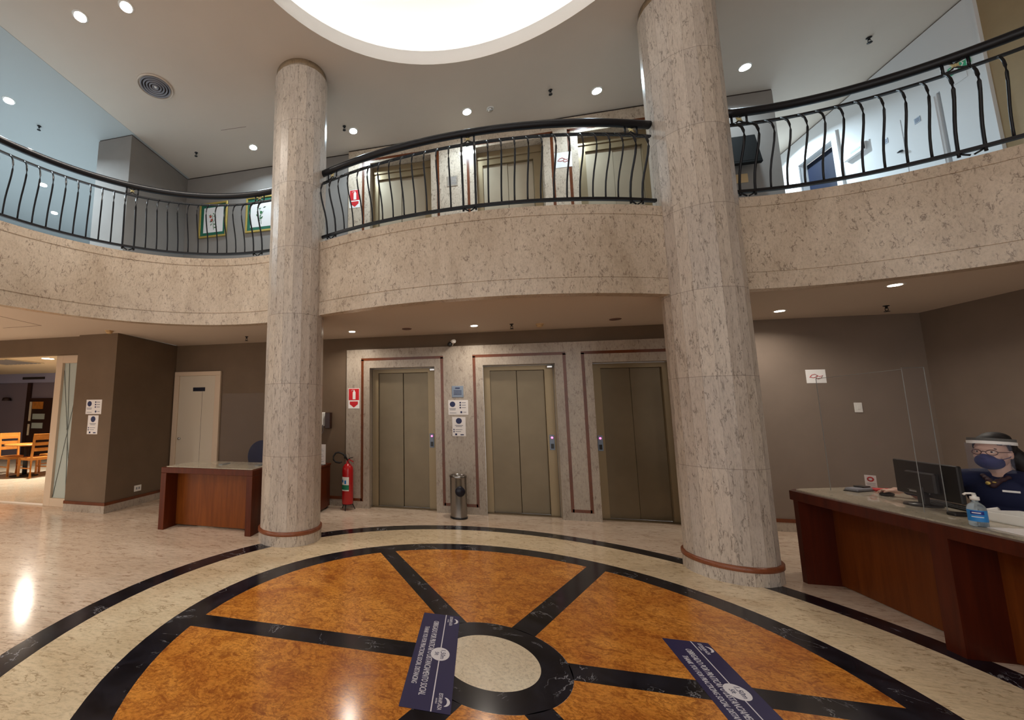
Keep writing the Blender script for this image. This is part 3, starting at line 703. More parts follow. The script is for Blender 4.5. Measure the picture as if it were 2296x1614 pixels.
for (u, v, lb) in ((-6.685, 1.309, 'nearest cool light of the gallery row, at the left photo edge'), (-7.622, 2.279, 'second cool light of the gallery row, touching the handrail'),
                   (-8.519, 3.212, 'third cool light of the gallery row, seen through the balusters'), (-9.481, 4.2, 'farthest cool light of the gallery row, seen low through the balusters')):
    downlight(u, v, Z2 - .003, 1, lb, P_COOL, G3, size=.055)
# corridor ceiling of the upper right, out of sight above the parapet line
for v in (5.2, 7.2):
    downlight(4.75, v, Z2, 1, 'cool light over the %s end of the upper right corridor' % ('near' if v < 6 else 'far'), P_COOL, 'corridor lights', size=.065)
# unseen fill lamps added left of the frame to brighten the left floor
for u, v, w in ((-6.8, -.9, 'nearer'), (-7.6, -2.6, 'farther')):
    downlight(u, v, Z1, 0, 'added fill downlight left of the view, %s one' % w, 60, 'added side fill lights')
downlight(-10.15, 4.9, 2.798, 0, 'bright recessed light in the cream restaurant ceiling', 110, None, size=.12)
def sprinkler(u, v, z, label):
    t = thing('sprinkler_head', (u, v, z), label, 'sprinkler', 'sprinkler heads')
    MB().lathe([(.028, -.001), (.028, -.006), (.012, -.012), (.010, -.035), (0, -.036)], 12).build('cap', 'iron', t)
    m = MB(); m.tube([(-.014, 0, -.03), (-.016, 0, -.052), (0, 0, -.068)], .004, 5); m.tube([(.014, 0, -.03), (.016, 0, -.052), (0, 0, -.068)], .004, 5); m.build('yoke', 'iron', t)
    MB().lathe([(0, -.068), (.026, -.068), (.026, -.072), (0, -.072)], 12).build('deflector', 'iron', t)
sprinkler(.46, 3.21, Z1, 'dark sprinkler head in the low ceiling above the second elevator')
sprinkler(4.654, 3.206, Z1, 'dark sprinkler head in the low ceiling over the receptionist')
sprinkler(-3.714, 3.178, Z1, 'dark sprinkler head in the low ceiling left of the left column')
sprinkler(-6.821, 1.852, Z2 - .003, 'dark sprinkler head in the bluish gallery ceiling at far left')
sprinkler(-4.805, 3.066, Z2, 'dark sprinkler head in the upper ceiling above the framed pictures')
sprinkler(-2.013, 3.052, Z2, 'dark sprinkler head beside the light right of the left column')
sprinkler(1.116, 3.046, Z2, 'dark sprinkler head in the upper ceiling left of the right column')
sprinkler(4.817, 3.094, Z2, 'dark sprinkler head in the upper ceiling at the far right')
def smoke(u, v, z, label, mat):
    t = thing('smoke_detector', (u, v, z), label, 'smoke detector', 'smoke detectors')
    MB().lathe([(0, 0), (.055, 0), (.055, -.014), (0, -.014)], 20).build('base', 'white_plastic' if mat != 'smoke_beige' else mat, t)
    MB().lathe([(.042, -.014), (.042, -.034), (.028, -.046), (0, -.048)], 20).build('sensor', mat, t)
smoke(.847, 3.305, Z1, 'beige smoke detector in the low ceiling over the second elevator', 'smoke_beige')
smoke(-5.494, 2.235, Z1, 'beige smoke detector in the low ceiling over the left wall corner', 'smoke_beige')
smoke(.281, 3.211, Z2, 'small metallic detector in the upper ceiling right of the middle light', 'chrome')
t = thing('air_diffuser', (-4.372, 1.62, Z2), 'round slotted air diffuser in the upper ceiling left of the left column', 'vent')
MB().lathe([(0, -.004), (.19, -.004), (.19, -.001), (0, -.001)], 32).build('backing', 'shadow_gap', t)
for k in range(6):
    rr = .235 - k * .038
    MB().lathe([(rr, -.004), (rr - .006, -.024), (rr - .019, -.016), (rr - .021, -.004)], 36, cap=False).build('diffuser_ring', 'ink_grey' if k else 'ceiling_paint', t)
MB().lathe([(0, -.014), (.02, -.014), (.024, -.002)], 16).build('diffuser_cone', 'white_plastic', t)
# access-panel joints in the left ceilings
g = MB(); g.box(-6.85, -6.12, 1.685, 1.697, ZC1 - .0015, ZC1); g.tube([(-6.12, 1.69, ZC1 - .001), (-6.02, .9, ZC1 - .001)], 0, flat=(.012, .002)); struct(g.build('trim_7', 'lamp_off'))
g = MB(); g.tube([(-4.02, 2.655, ZC2 - .001), (-3.57, 2.675, ZC2 - .001)], 0, flat=(.006, .002)); struct(g.build('trim_8', 'lamp_off'))
# security camera
t = thing('security_camera', (-.42, 3.68, 2.56), 'small black and white dome camera above the pier between the first two elevators', 'camera')
MB().bbox(-.03, .03, -.05, 0, -.02, .03).build('bracket', 'white_plastic', t)
MB().tube([(0, -.04, .0), (.03, -.10, .03), (.055, -.15, .025)], .032, 12).build('housing', 'white_plastic', t)
MB().ball((-.012, -.10, -.012), .040).build('lens', 'dark_plastic', t)
for u, n_ in ((-.735, 'above the right jamb of the first elevator'), (1.03, 'above the right jamb of the second elevator')):
    t = thing('door_sensor', (u, 3.855, 2.185), 'small silver sensor ' + n_, 'sensor', 'elevator sensors')
    MB().bbox(-.05, .04, -.06, 0, -.022, .022, .01).build('sensor_body', 'chrome', t)

# ------------------------------------------------------------------ signs on walls
def face(v):   # matrix placing XY artwork (x right, y up) on a wall facing -v
    return Matrix.Rotation(R(90), 4, 'X')
def flatpoly(pts, y, z_th=.0008):
    mb = MB(); n = len(pts); vs = [(x, y, z) for x, z in pts] + [(x, y - z_th, z) for x, z in pts]
    mb.add(vs, [list(range(n)), [n + i for i in range(n)][::-1]] + [(i, (i + 1) % n, n + (i + 1) % n, n + i) for i in range(n)]); return mb
def disc(x, z, r, y, n=20): return flatpoly([(x + r * math.cos(2 * math.pi * i / n), z + r * math.sin(2 * math.pi * i / n)) for i in range(n)], y)
def fire_sign(u, v, z, label, sc=1.0):
    t = thing('fire_extinguisher_sign', (u, v, z), label, 'sign', 'fire extinguisher signs')
    MB().box(-.095 * sc, .095 * sc, -.004, 0, -.165 * sc, .165 * sc).build('plate', 'sign_white', t)
    flatpoly([(-.088 * sc, -.03 * sc), (.088 * sc, -.03 * sc), (.088 * sc, .158 * sc), (-.088 * sc, .158 * sc)], -.0042).build('red_square', 'sign_red', t)
    flatpoly([(-.07 * sc, -.05 * sc), (-.07 * sc, -.095 * sc), (0, -.15 * sc), (.07 * sc, -.095 * sc), (.07 * sc, -.05 * sc)], -.0042).build('red_arrow', 'sign_red', t)
    q = flatpoly([(-.02 * sc, -.015 * sc), (.028 * sc, -.015 * sc), (.028 * sc, .10 * sc), (.016 * sc, .118 * sc), (-.008 * sc, .118 * sc), (-.02 * sc, .10 * sc)], -.0052)
    q.add([(-.002 * sc, -.0060, .118 * sc), (.012 * sc, -.0060, .118 * sc), (.012 * sc, -.0060, .138 * sc), (-.002 * sc, -.0060, .138 * sc)], [(0, 1, 2, 3)])
    q.tube([(0, -.0056, .132 * sc), (-.03 * sc, -.0056, .136 * sc), (-.045 * sc, -.0056, .115 * sc)], .004 * sc, 5); q.build('extinguisher_symbol', 'sign_white', t)
fire_sign(-2.01, 3.68, 1.73, 'red and white fire extinguisher sign left of the first lower elevator')
fire_sign(-2.02, 3.68, 5.20, 'red and white fire extinguisher sign on the upper floor behind the balusters', 1.0)
def landscape_poster(u, v, z, label, group):
    t = thing('hygiene_poster', (u, v, z), label, 'poster', group); w, h = .15, .112
    MB().box(-w, w, -.002, 0, -h, h).build('sheet', 'paper', t)
    disc(-.085, .048, .042, -.0022).build('round_emblem', 'ink_navy', t)
    l = MB()
    for i, (a, b) in enumerate(((-.135, -.035), (-.13, -.04))): l.box(a, b, -.003, -.002, -.022 - i * .018, -.013 - i * .018)
    for i in range(3): l.box(.055, .115, -.003, -.002, .068 - i * .038, .078 - i * .038)
    l.box(-.13, -.03, -.003, -.002, -.088, -.080); l.box(.075, .12, -.003, -.002, -.078, -.068); l.build('text_line', 'ink_grey', t)
    d = MB()
    for i in range(3): d.add([(.032 + .013 * math.cos(k), -.003, .073 - i * .038 + .013 * math.sin(k)) for k in [j * math.pi / 5 for j in range(10)]], [list(range(10))])
    d.add([(.045 + .016 * math.cos(k), -.003, -.073 + .018 * math.sin(k)) for k in [j * math.pi / 5 for j in range(10)]], [list(range(10))]); d.build('pictogram', 'ink_navy', t)
    return t
def portrait_poster(u, v, z, label, group):
    t = thing('hygiene_poster', (u, v, z), label, 'poster', group); w, h = .10, .145
    MB().box(-w, w, -.002, 0, -h, h).build('sheet', 'paper', t)
    disc(0, .085, .045, -.0022).build('round_emblem', 'ink_navy', t)
    l = MB(); l.box(-.06, .06, -.003, -.002, .012, .022); l.box(-.045, .045, -.003, -.002, -.004, .004)
    for i in range(2): l.box(-.055, .05 - .02 * i, -.003, -.002, -.050 - i * .030, -.042 - i * .030)
    l.build('text_line', 'ink_grey', t)
    d = MB(); d.box(-.085, -.068, -.003, -.002, -.056, -.036); d.box(-.085, -.068, -.003, -.002, -.088, -.068); d.box(-.06, -.03, -.003, -.002, -.132, -.105); d.box(.02, .07, -.003, -.002, -.13, -.115)
    d.build('pictogram', 'ink_navy', t)
landscape_poster(-.335, 3.68, 1.578, 'landscape white poster with round blue emblem on the pier between the first two elevators', None)
portrait_poster(-.33, 3.68, 1.288, 'portrait white poster with round blue emblem, lower one on the pier above the bin', None)
landscape_poster(-5.87, 2.42, 1.588, 'landscape white poster with round emblem on the brown wall by the restaurant entrance', None)
portrait_poster(-5.862, 2.42, 1.312, 'portrait white poster on the brown wall by the restaurant entrance', None)
t = thing('notice_plaque', (-.338, 3.68, 1.82), 'blue-grey metal notice plaque topmost on the pier between the first two elevators', 'plaque')
MB().bbox(-.088, .088, -.008, 0, -.088, .088, .003).build('plate', 'plaque_blue', t)
l = MB(); l.box(-.035, .035, -.0095, -.008, .045, .062)
for i in range(4): l.box(-.06, .06, -.0095, -.008, .012 - i * .020, .020 - i * .020)
l.build('engraved_line', 'ink_navy', t)
t = thing('notice_plaque', (-.34, 3.68, 5.29), 'small grey notice plaque on the upper pier between the first two upper elevators', 'plaque')
MB().bbox(-.088, .088, -.008, 0, -.09, .09, .003).build('plate', 'travertine_grey', t)
l = MB()
for i in range(5): l.box(-.065, .065, -.0095, -.008, .055 - i * .028, .063 - i * .028)
l.build('engraved_line', 'ink_grey', t)
def state_sign(u, v, z, label, hw=.105, hh=.088):
    t = thing('emblem_sign', (u, v, z), label, 'sign', 'red emblem signs')
    MB().box(-hw, hw, -.004, 0, -hh, hh).build('plate', 'sign_white', t)
    s = hw / .105
    a = [(-.07, -.012), (-.045, .018), (-.012, .028), (.012, .012), (-.004, -.008), (-.030, -.018), (-.055, -.012)]
    b = [(.012, .012), (.035, -.004), (.072, .010), (.050, -.024), (.020, -.034), (-.004, -.022), (.012, -.004)]
    m = MB()
    m.tube([(x * s, -.006, y * s) for x, y in a], .0032 * s, 6, closed=True); m.tube([(x * s, -.006, y * s) for x, y in b], .0032 * s, 6, closed=True)
    m.build('emblem_outline', 'ink_red', t)
state_sign(4.243, VB, 1.967, 'white sign with red looped emblem on the brown wall right of the right column')
state_sign(1.365, 3.68, 5.40, 'white sign with red looped emblem on the upper pier, seen through the balusters', .125, .125)
t = thing('light_switch', (4.635, VB, 1.563), 'plain white switch plate on the brown wall behind the screen', 'switch')
MB().bbox(-.040, .040, -.010, 0, -.061, .061, .004).build('plate', 'white_plastic', t); MB().bbox(-.014, .014, -.014, -.010, -.022, .022, .002).build('rocker', 'white_plastic', t)
t = thing('power_outlet', (UL, 3.03, .268), 'white double power outlet low on the side of the left pier', 'outlet')
MB().bbox(0, .008, -.072, .072, -.048, .048, .003).build('plate', 'white_plastic', t)
m = MB(); m.box(.008, .0095, -.040, -.012, -.018, .018); m.box(.008, .0095, .012, .040, -.018, .018); m.build('socket', 'ink_grey', t)
# framed botanical pictures on the upper wall
def picture(u, label, kind):
    t = thing('framed_picture', (u, VB, 5.175), label, 'picture', 'framed flower pictures'); w, h = .305, .350
    fr = MB(); b = .035
    fr.bbox(-w, w, -.035, 0, h - b, h); fr.bbox(-w, w, -.035, 0, -h, -h + b); fr.bbox(-w, -w + b, -.035, 0, -h + b, h - b); fr.bbox(w - b, w, -.035, 0, -h + b, h - b)
    fr.build('frame', 'gold_frame', t)
    MB().box(-w + b, w - b, -.012, -.004, -h + b, h - b).build('mat_border', 'picture_green', t)
    MB().box(-w + .095, w - .09, -.014, -.012, -h + .10, h - .095).build('sheet', 'paper', t)
    m = MB(); rnd = random.Random(kind)
    m.tube([(.02, -.016, -.20), (.0, -.016, -.05), (-.02, -.016, .10)], .004, 5); m.tube([(.0, -.016, -.05), (.06, -.016, .05)], .003, 5)
    for _ in range(11):
        x, z = rnd.uniform(-.08, .08), rnd.uniform(-.16, .14); a = rnd.uniform(0, 6.28)
        m.add([(x + .032 * math.cos(a), -.016, z + .032 * math.sin(a)), (x + .012 * math.cos(a + 1.57), -.016, z + .012 * math.sin(a + 1.57)), (x - .032 * math.cos(a), -.016, z - .032 * math.sin(a)), (x - .012 * math.cos(a + 1.57), -.016, z - .012 * math.sin(a + 1.57))], [(0, 1, 2, 3)])
    m.build('foliage', 'leaf_green', t)
    m = MB()
    for x, z in (((-.06, .07), (-.03, .0)) if kind == 1 else ((.01, .03),)): m.add([(x + .028 * math.cos(k), -.0165, z + .028 * math.sin(k)) for k in [j * math.pi / 6 for j in range(12)]], [list(range(12))])
    m.build('bloom', 'flower_red' if kind == 1 else 'leaf_green', t)
picture(-4.88, 'gold-framed botanical print with reddish bloom on the upper grey wall, left one', 1)
picture(-3.87, 'gold-framed botanical print with green leaves, partly behind the left column', 2)
# television
t = thing('television', (3.53, VB + .03, 5.14), 'black wall-mounted television right of the right column on the upper floor', 'television')
MB().bbox(-.10, .10, -.10, 0, -.12, .12).build('wall_bracket', 'iron', t)
m = MB(); m.bbox(-.40, .33, -.05, .0, -.24, .24, .01); o = m.build('screen_casing', 'tv_black', t); o.matrix_local = Matrix.Translation((0, -.13, .0)) @ Matrix.Rotation(R(-12), 4, 'X')
MB().box(-.38, .31, -.052, -.05, -.20, .22).build('screen', 'tv_black', o)
MB().bbox(-.15, .25, -.02, 0, -.40, -.27).build('tv_shadow_patch', 'smoke_beige', t)  # brown block standing in for the shadow below the television
# corridor signs
t = thing('lit_wall_sign', (U2, 4.22, 5.24), 'white illuminated box sign on the corridor wall beside the dark doorway', 'sign')
MB().bbox(-.05, 0, -.16, .16, -.065, .065).build('sign_box', 'sign_white', t); MB().box(-.052, -.05, -.13, .02, -.02, .01).build('sign_band', 'exit_pale', t)
MB().tube([(-.03, -.165, .08), (-.03, -.165, -.05)], .008, 6).build('sign_bracket', 'iron', t)
def plate(v, z, hw, hh, mat, label):
    t = thing('door_plate', (U2 - .012, v, z), label, 'plaque', 'corridor plates')
    MB().box(-.004, 0, -hw, hw, -hh, hh).build('plate', mat, t)
    m = MB()
    for i in range(3): m.box(-.0055, -.004, -hw * .7, hw * .7, hh * (.5 - .5 * i) - hh * .1, hh * (.5 - .5 * i) + hh * .1)
    m.build('plate_line', 'ink_navy', t)
plate(3.78, 5.10, .035, .035, 'plaque_blue', 'small square plate on the farther white cupboard door'); plate(3.36, 5.10, .035, .035, 'plaque_blue', 'small square plate on the nearer white cupboard door')
t = thing('door_plate', (U2, 2.895, 5.255), 'pale blue sign strip with dark arrow below the green exit sign', 'plaque', 'corridor plates')
MB().box(-.005, 0, -.09, .09, -.035, .035).build('plate', 'wall_white', t)
m = MB(); m.add([(-.0055, .075, -.018), (-.0055, .035, -.018), (-.0055, .055, .022)], [(0, 1, 2)]); m.build('arrow', 'ink_navy', t)
t = thing('exit_sign', (U2, 2.86, 5.395), 'green emergency sign on the white corridor wall at the upper right', 'sign')
MB().bbox(-.012, 0, -.11, .11, -.05, .05, .003).build('sign_panel', 'exit_green', t)
m = MB(); m.box(-.014, -.012, .01, .09, -.03, .03); m.tube([(-.014, -.03, -.03), (-.014, -.05, .0), (-.014, -.03, .03), (-.014, -.07, .02)], .006, 5); m.build('sign_symbol', 'sign_white', t)

# ------------------------------------------------------------------ fire extinguisher, bin, wall phone
t = thing('fire_extinguisher', (-2.06, 3.54, 0), 'red fire extinguisher standing left of the first elevator', 'fire extinguisher')
MB().lathe([(0, .085), (.075, .085), (.088, .10), (.088, .60), (.080, .65), (.050, .69), (.022, .705), (.022, .73), (0, .73)], 28).build('cylinder', 'extinguisher_red', t)
b = MB(); b.lathe([(.0895, .33), (.0895, .385)], 18, smooth=True, a0=190, a1=300); b.lathe([(.0895, .31), (.0895, .33)], 18, a0=190, a1=300); b.build('label_base', 'label_green', t)
b = MB(); b.lathe([(.0897, .385), (.0897, .40)], 18, a0=190, a1=300)
b = MB(); b.lathe([(.0896, .385), (.0896, .505)], 18, a0=190, a1=300); b.lathe([(.0898, .295), (.0898, .312)], 18, a0=190, a1=300); lb = b.build('label', 'sign_white', t)
b = MB(); b.lathe([(.0902, .40), (.0902, .455)], 6, a0=252, a1=272); b.lathe([(.0902, .42), (.0902, .462)], 5, a0=215, a1=240); b.build('label_mark', 'label_blue', lb)
MB().tube([(-.01, -.01, .73), (.03, -.02, .77), (.10, -.03, .735)], 0, flat=(.02, .012)).build('lower_handle', 'extinguisher_red', t)
MB().tube([(-.01, -.01, .745), (.04, -.02, .79), (.09, -.03, .80)], 0, flat=(.02, .010)).build('lever', 'iron', t)
MB().tube([(0, 0, .74), (-.03, -.01, .80), (-.08, -.01, .85), (-.15, -.01, .872), (-.20, -.01, .86), (-.235, -.02, .81), (-.23, -.03, .76), (-.19, -.04, .725), (-.12, -.05, .715), (-.085, -.05, .73)], .014, 10).build('hose', 'black_rubber', t)
MB().lathe([(.014, .0), (.022, .06)], 12, (-.04, -.02, .78)).build('valve', 'iron', t)
s = MB()
for a in (30, 150, 270):
    c_, s_ = math.cos(R(a)), math.sin(R(a)); s.tube([(.07 * c_, .07 * s_, .10), (.085 * c_, .085 * s_, .075), (.12 * c_, .12 * s_, .006)], .007, 6)
s.tube([(.08 * math.cos(R(k * 20)), .08 * math.sin(R(k * 20)), .09) for k in range(18)], .006, 6, closed=True); s.build('floor_stand', 'iron', t)
t = thing('waste_bin', (-.35, 3.45, 0), 'cylindrical stainless steel bin with black round opening between the first two elevators', 'bin')
MB().lathe([(.118, .02), (.118, .56), (.122, .565), (.122, .595), (.112, .60), (.105, .60), (.105, .57)], 36, cap=False).build('body', 'steel_dark', t)
MB().lathe([(0, 0), (.124, 0), (.124, .022), (.118, .028), (0, .028)], 36).build('base_ring', 'dark_plastic', t)
MB().lathe([(0, .575), (.105, .575), (.105, .582), (0, .582)], 28).build('ash_tray', 'chrome', t)
o = MB().lathe([(0, -.008), (.066, -.008), (.070, .0), (.070, .018), (0, .018)], 24).build('flap', 'navy_black', t)
o.matrix_local = Matrix.Translation((.028, -.105, .385)) @ Matrix.Rotation(R(12), 4, 'Z') @ Matrix.Rotation(R(90), 4, 'X')
t = thing('wall_phone', (-2.60, VB, 1.39), 'white wall telephone just right of the left column', 'telephone')
MB().bbox(-.09, .08, -.05, 0, -.115, .115, .012).build('phone_body', 'white_plastic', t); MB().bbox(.025, .060, -.085, -.05, -.10, .10, .012).build('handset', 'white_plastic', t)
MB().tube([(.04, -.06, -.10), (.06, -.05, -.18), (.03, -.05, -.24), (-.02, -.04, -.23), (-.04, -.03, -.11)], .005, 6).build('cord', 'ink_grey', t)
tag(MB().bbox(-2.50, -2.41, VB - .10, VB, 1.24, 1.50, .006).build('intercom_box', 'dark_wood'), 'dark box on the wall beside the white telephone', 'box')

# ------------------------------------------------------------------ left desk
t = thing('wooden_desk', (-3.44, 2.25, 0), 'small mahogany reception desk left of the left column', 'desk'); X, Y = -3.44, 2.25
MB().bbox(-4.107 - X, -2.77 - X, 1.905 - Y, 2.62 - Y, .715, .785).build('desk_top', 'mahogany', t)
MB().bbox(-4.107 - X, -4.025 - X, 1.905 - Y, 2.60 - Y, 0, .715).build('side_panel', 'mahogany', t)
MB().bbox(-2.853 - X, -2.77 - X, 1.905 - Y, 2.60 - Y, 0, .715).build('side_panel', 'mahogany', t)
MB().box(-4.025 - X, -2.853 - X, 2.13 - Y, 2.155 - Y, .02, .715).build('front_panel', 'mahogany_panel', t)
MB().bbox(-4.06 - X, -2.80 - X, 1.94 - Y, 2.60 - Y, .785, .797, .003).build('stone_inset', 'desk_stone', t)
t = thing('side_cabinet', (-2.9, 3.42, 0), 'low dark wooden cabinet behind the left column against the wall', 'cabinet')
MB().bbox(-.80, .51, -.22, .22, .03, .66).build('cabinet_body', 'mahogany', t); MB().bbox(-.82, .52, -.235, .23, .66, .69).build('cabinet_top', 'mahogany', t)
MB().box(-.76, .48, -.20, .20, 0, .03).build('toe_kick', 'dark_wood', t)
for a in (-.78, -.13): d = MB().bbox(a, a + .63, -.236, -.22, .05, .64).build('cabinet_door', 'mahogany', t); MB().ball((a + .56, -.245, .36), .012).build('knob', 'iron', d)
t = thing('paper_holder', (-2.475, 3.38, .69), 'printed white sheet in a clear stand on the cabinet behind the left column', 'paper stand')
MB().box(-.10, .10, -.003, .003, .012, .315).build('sheet', 'paper', t); MB().bbox(-.09, .09, -.04, .04, 0, .012).build('foot', 'glass_edge', t)
m = MB()
for i in range(8): m.box(-.08, .07 - .02 * (i % 3), -.004, -.003, .05 + i * .027, .055 + i * .027)
m.build('text_line', 'ink_grey', t)
t = thing('acrylic_screen', (-3.02, 2.30, .797), 'clear acrylic screen standing on the small left desk', 'screen')
MB().box(-.50, .22, -.003, .003, .0, .97).build('pane', 'acrylic', t)
MB().bbox(-.44, -.38, -.10, .10, .0, .012).build('foot', 'glass_edge', t); MB().bbox(.10, .16, -.10, .10, .0, .012).build('foot', 'glass_edge', t)
t = thing('office_chair', (-3.27, 2.98, 0), 'navy upholstered chair peeking out behind the left column', 'chair')
fuse(MB().ball((0, .05, .83), (.25, .07, .25), 24, 16), 'backrest', 'navy_fabric', t, .012, 1)
fuse(MB().ball((0, -.16, .47), (.24, .22, .055), 24, 16), 'seat', 'navy_fabric', t, .012, 1)
MB().tube([(0, .06, .62), (0, .04, .47), (0, -.12, .42)], 0, flat=(.06, .02)).build('back_support', 'dark_plastic', t)
MB().lathe([(.028, .09), (.028, .43)], 14, (0, -.14, 0)).build('gas_column', 'dark_plastic', t)
for k in range(5):
    a = R(72 * k + 18); l_ = MB().tube([(0, -.14, .10), (.23 * math.cos(a), -.14 + .23 * math.sin(a), .06)], .018, 8).build('base_leg', 'dark_plastic', t)
    MB().ball((.23 * math.cos(a), -.14 + .23 * math.sin(a), .026), .026).build('caster', 'black_rubber', l_)

# ------------------------------------------------------------------ reception counter on the right
t = thing('reception_counter', (3.0, .8, 0), 'long mahogany reception counter on the right with stone top', 'counter'); X, Y = 3.0, .8
fx = lambda v: 2.745 + (1.90 - v) * .0806          # front line
def cprism(pts, z0, z1): return MB().prism([(x - X, y - Y) for x, y in pts], z0, z1)
top = [(fx(1.93), 1.93), (2.83, 2.02), (3.2, 2.17), (3.66, 2.34), (3.68, 1.98), (3.45, 1.60), (3.42, -.62), (fx(-.62), -.62)]
cprism(top, .705, .785).build('counter_top', 'mahogany_dark', t)
inn = [(fx(1.93) + .05, 1.92), (2.86, 1.985), (3.21, 2.12), (3.62, 2.28), (3.64, 1.99), (3.41, 1.60), (3.39, -.60), (fx(-.60) + .05, -.60)]
cprism(inn, .785, .797).build('stone_inset', 'desk_stone', t)
def leg(v0, v1, name, depth): return cprism([(fx(v0), v0), (fx(v1), v1), (fx(v1) + depth, v1), (fx(v0) + depth, v0)], 0, .705).build(name, 'mahogany_dark', t)
leg(1.845, 1.895, 'end_panel', .30)
leg(.716, .822, 'divider_panel', .25); leg(-.60, -.50, 'divider_panel', .25)
cprism([(2.995, 1.845), (3.045, .822), (3.07, .822), (3.02, 1.845)], .01, .705).build('front_panel', 'mahogany_panel_dark', t)
cprism([(3.07, .716), (3.16, -.50), (3.185, -.50), (3.095, .716)], .01, .705).build('front_panel', 'mahogany_panel_dark', t)
# things on the counter
ZD = .797
t = thing('acrylic_screen', (3.076, 1.955, ZD), 'tall clear acrylic screen standing on the reception counter', 'screen')
def pane(a, b, z0, z1, th=.004):
    a, b = Vector(a), Vector(b); d = (b - a).normalized(); n_ = Vector((-d.y, d.x)) * th / 2
    return MB().prism([(p.x, p.y) for p in (a - n_, b - n_, b + n_, a + n_)], z0, z1)
A_, B_, C_ = (0, 0), (-.054, -.89), (.144, -.805)
pane(A_, B_, .004, 1.02).build('front_pane', 'acrylic', t); pane(B_, C_, .004, 1.04).build('side_pane', 'acrylic', t)
e = MB(); e.tube([(0, 0, .0), (0, 0, 1.02)], 0, flat=(.0035, .0035)); e.tube([(0, 0, 1.02), (-.054, -.89, 1.02)], 0, flat=(.004, .004)); e.tube([(-.054, -.89, .0), (-.054, -.89, 1.02)], 0, flat=(.003, .003)); e.tube([(.144, -.805, 0), (.144, -.805, 1.04)], 0, flat=(.0035, .0035)); e.tube([(-.054, -.89, 1.03), (.144, -.805, 1.04)], 0, flat=(.004, .004))
e.build('pane_edge', 'glass_edge', t)
# monitor (seen from behind)
t = thing('computer_monitor', (3.285, 1.345, ZD), 'black flat computer monitor seen from behind on the counter', 'monitor', rz=R(-6))
MB().bbox(-.012, .014, -.275, .275, .062, .325, .006).build('screen_casing', 'dark_plastic', t)
MB().bbox(-.045, -.012, -.13, .13, .10, .25, .012).build('rear_housing', 'dark_plastic', t)
MB().box(.014, .016, -.265, .265, .075, .315).build('screen', 'navy_black', t)
MB().bbox(-.05, -.015, -.03, .03, .0, .14).build('stand_neck', 'dark_plastic', t)
MB().lathe([(0, 0), (.098, 0), (.094, .012), (0, .018)], 28, (-.04, 0, 0)).build('stand_base', 'dark_plastic', t)
l = MB(); l.box(-.0135, -.012, .04, .15, .085, .095); l.box(-.0135, -.012, -.03, .02, .085, .095); l.box(-.0135, -.012, .05, .17, .13, .134); l.build('rear_label', 'ink_light', t)
# keyboard, keypad, mouse, card
t = thing('computer_keyboard', (3.395, 1.33, ZD), 'black computer keyboard behind the monitor', 'keyboard', rz=R(-6))
MB().bbox(-.035, .055, -.20, .20, 0, .016, .005).build('keyboard_body', 'dark_plastic', t)
k = MB()
for i in range(4):
    for j in range(12): k.box(-.030 + i * .020, -.014 + i * .020, -.19 + j * .032, -.165 + j * .032, .016, .021)
k.build('keys', 'black_rubber', t)
t = thing('card_terminal', (3.24, 1.94, ZD), 'flat grey card payment terminal at the far end of the counter', 'card terminal', rz=R(30))
MB().bbox(-.05, .17, -.045, .045, 0, .030, .008).build('terminal_body', 'ink_grey', t); MB().bbox(.06, .16, -.035, .035, .030, .042, .004).build('terminal_head', 'dark_plastic', t)
MB().bbox(-.055, .175, -.05, .05, -.0, .008, .003).build('terminal_base', 'dark_plastic', t)
t = thing('counter_card', (3.53, 2.17, ZD), 'small white card with a red ring symbol standing on the counter', 'card', rz=R(-38))
MB().box(-.036, .036, -.002, .002, 0, .118).build('card_sheet', 'paper', t)
m = MB(); m.tube([(.017 * math.cos(k), -.003, .082 + .017 * math.sin(k)) for k in [j * math.pi / 10 for j in range(20)]], .006, 6, closed=True); m.build('ring_symbol', 'ink_red', t)
m = MB(); m.box(-.028, .028, -.003, -.002, .040, .044); m.box(-.024, .024, -.003, -.002, .028, .031); m.build('text_line', 'ink_grey', t)
MB().bbox(-.04, .04, -.02, .03, 0, .006).build('card_foot', 'ink_red', t)
tag(MB().bbox(-.09, .09, -.05, .05, 0, .018, .004).build('red_folder', 'ink_red', None, (3.50, 2.02, ZD)), 'small red folder on the counter behind the card terminal', 'folder')
t = thing('computer_mouse', (3.335, 1.76, ZD), 'black computer mouse under the receptionist hand', 'mouse', rz=R(10))
fuse(MB().ball((0, 0, .012), (.055, .032, .020), 20, 12), 'mouse_body', 'dark_plastic', t, .004, 1)
# sanitizer bottle
t = thing('sanitizer_bottle', (2.985, .69, ZD), 'clear pump bottle of hand gel with blue label on the counter', 'bottle')
MB().lathe([(0, .0), (.034, .0), (.038, .006), (.038, .105), (.034, .125), (.018, .143), (.013, .148), (.013, .158), (0, .158)], 28).build('bottle_body', 'gel', t)
MB().lathe([(.0386, .032), (.0386, .100)], 28, a0=150, a1=330).build('label', 'label_blue', t)
MB().lathe([(.0389, .074), (.0389, .094)], 20, a0=190, a1=270).build('label_title', 'label_dark_blue', t)
MB().lathe([(.0392, .082), (.0392, .087)], 12, a0=200, a1=250).build('label_text', 'sign_white', t); MB().lathe([(.0392, .058), (.0392, .062)], 12, a0=195, a1=265).build('label_text', 'sign_white', t)
MB().lathe([(0, .158), (.019, .158), (.019, .178), (.009, .182), (.009, .192), (0, .192)], 20).build('pump_collar', 'white_plastic', t)
MB().tube([(.006, .0, .196), (-.012, .003, .198), (-.036, .006, .196), (-.046, .007, .188)], .006, 8).build('pump_spout', 'white_plastic', t)
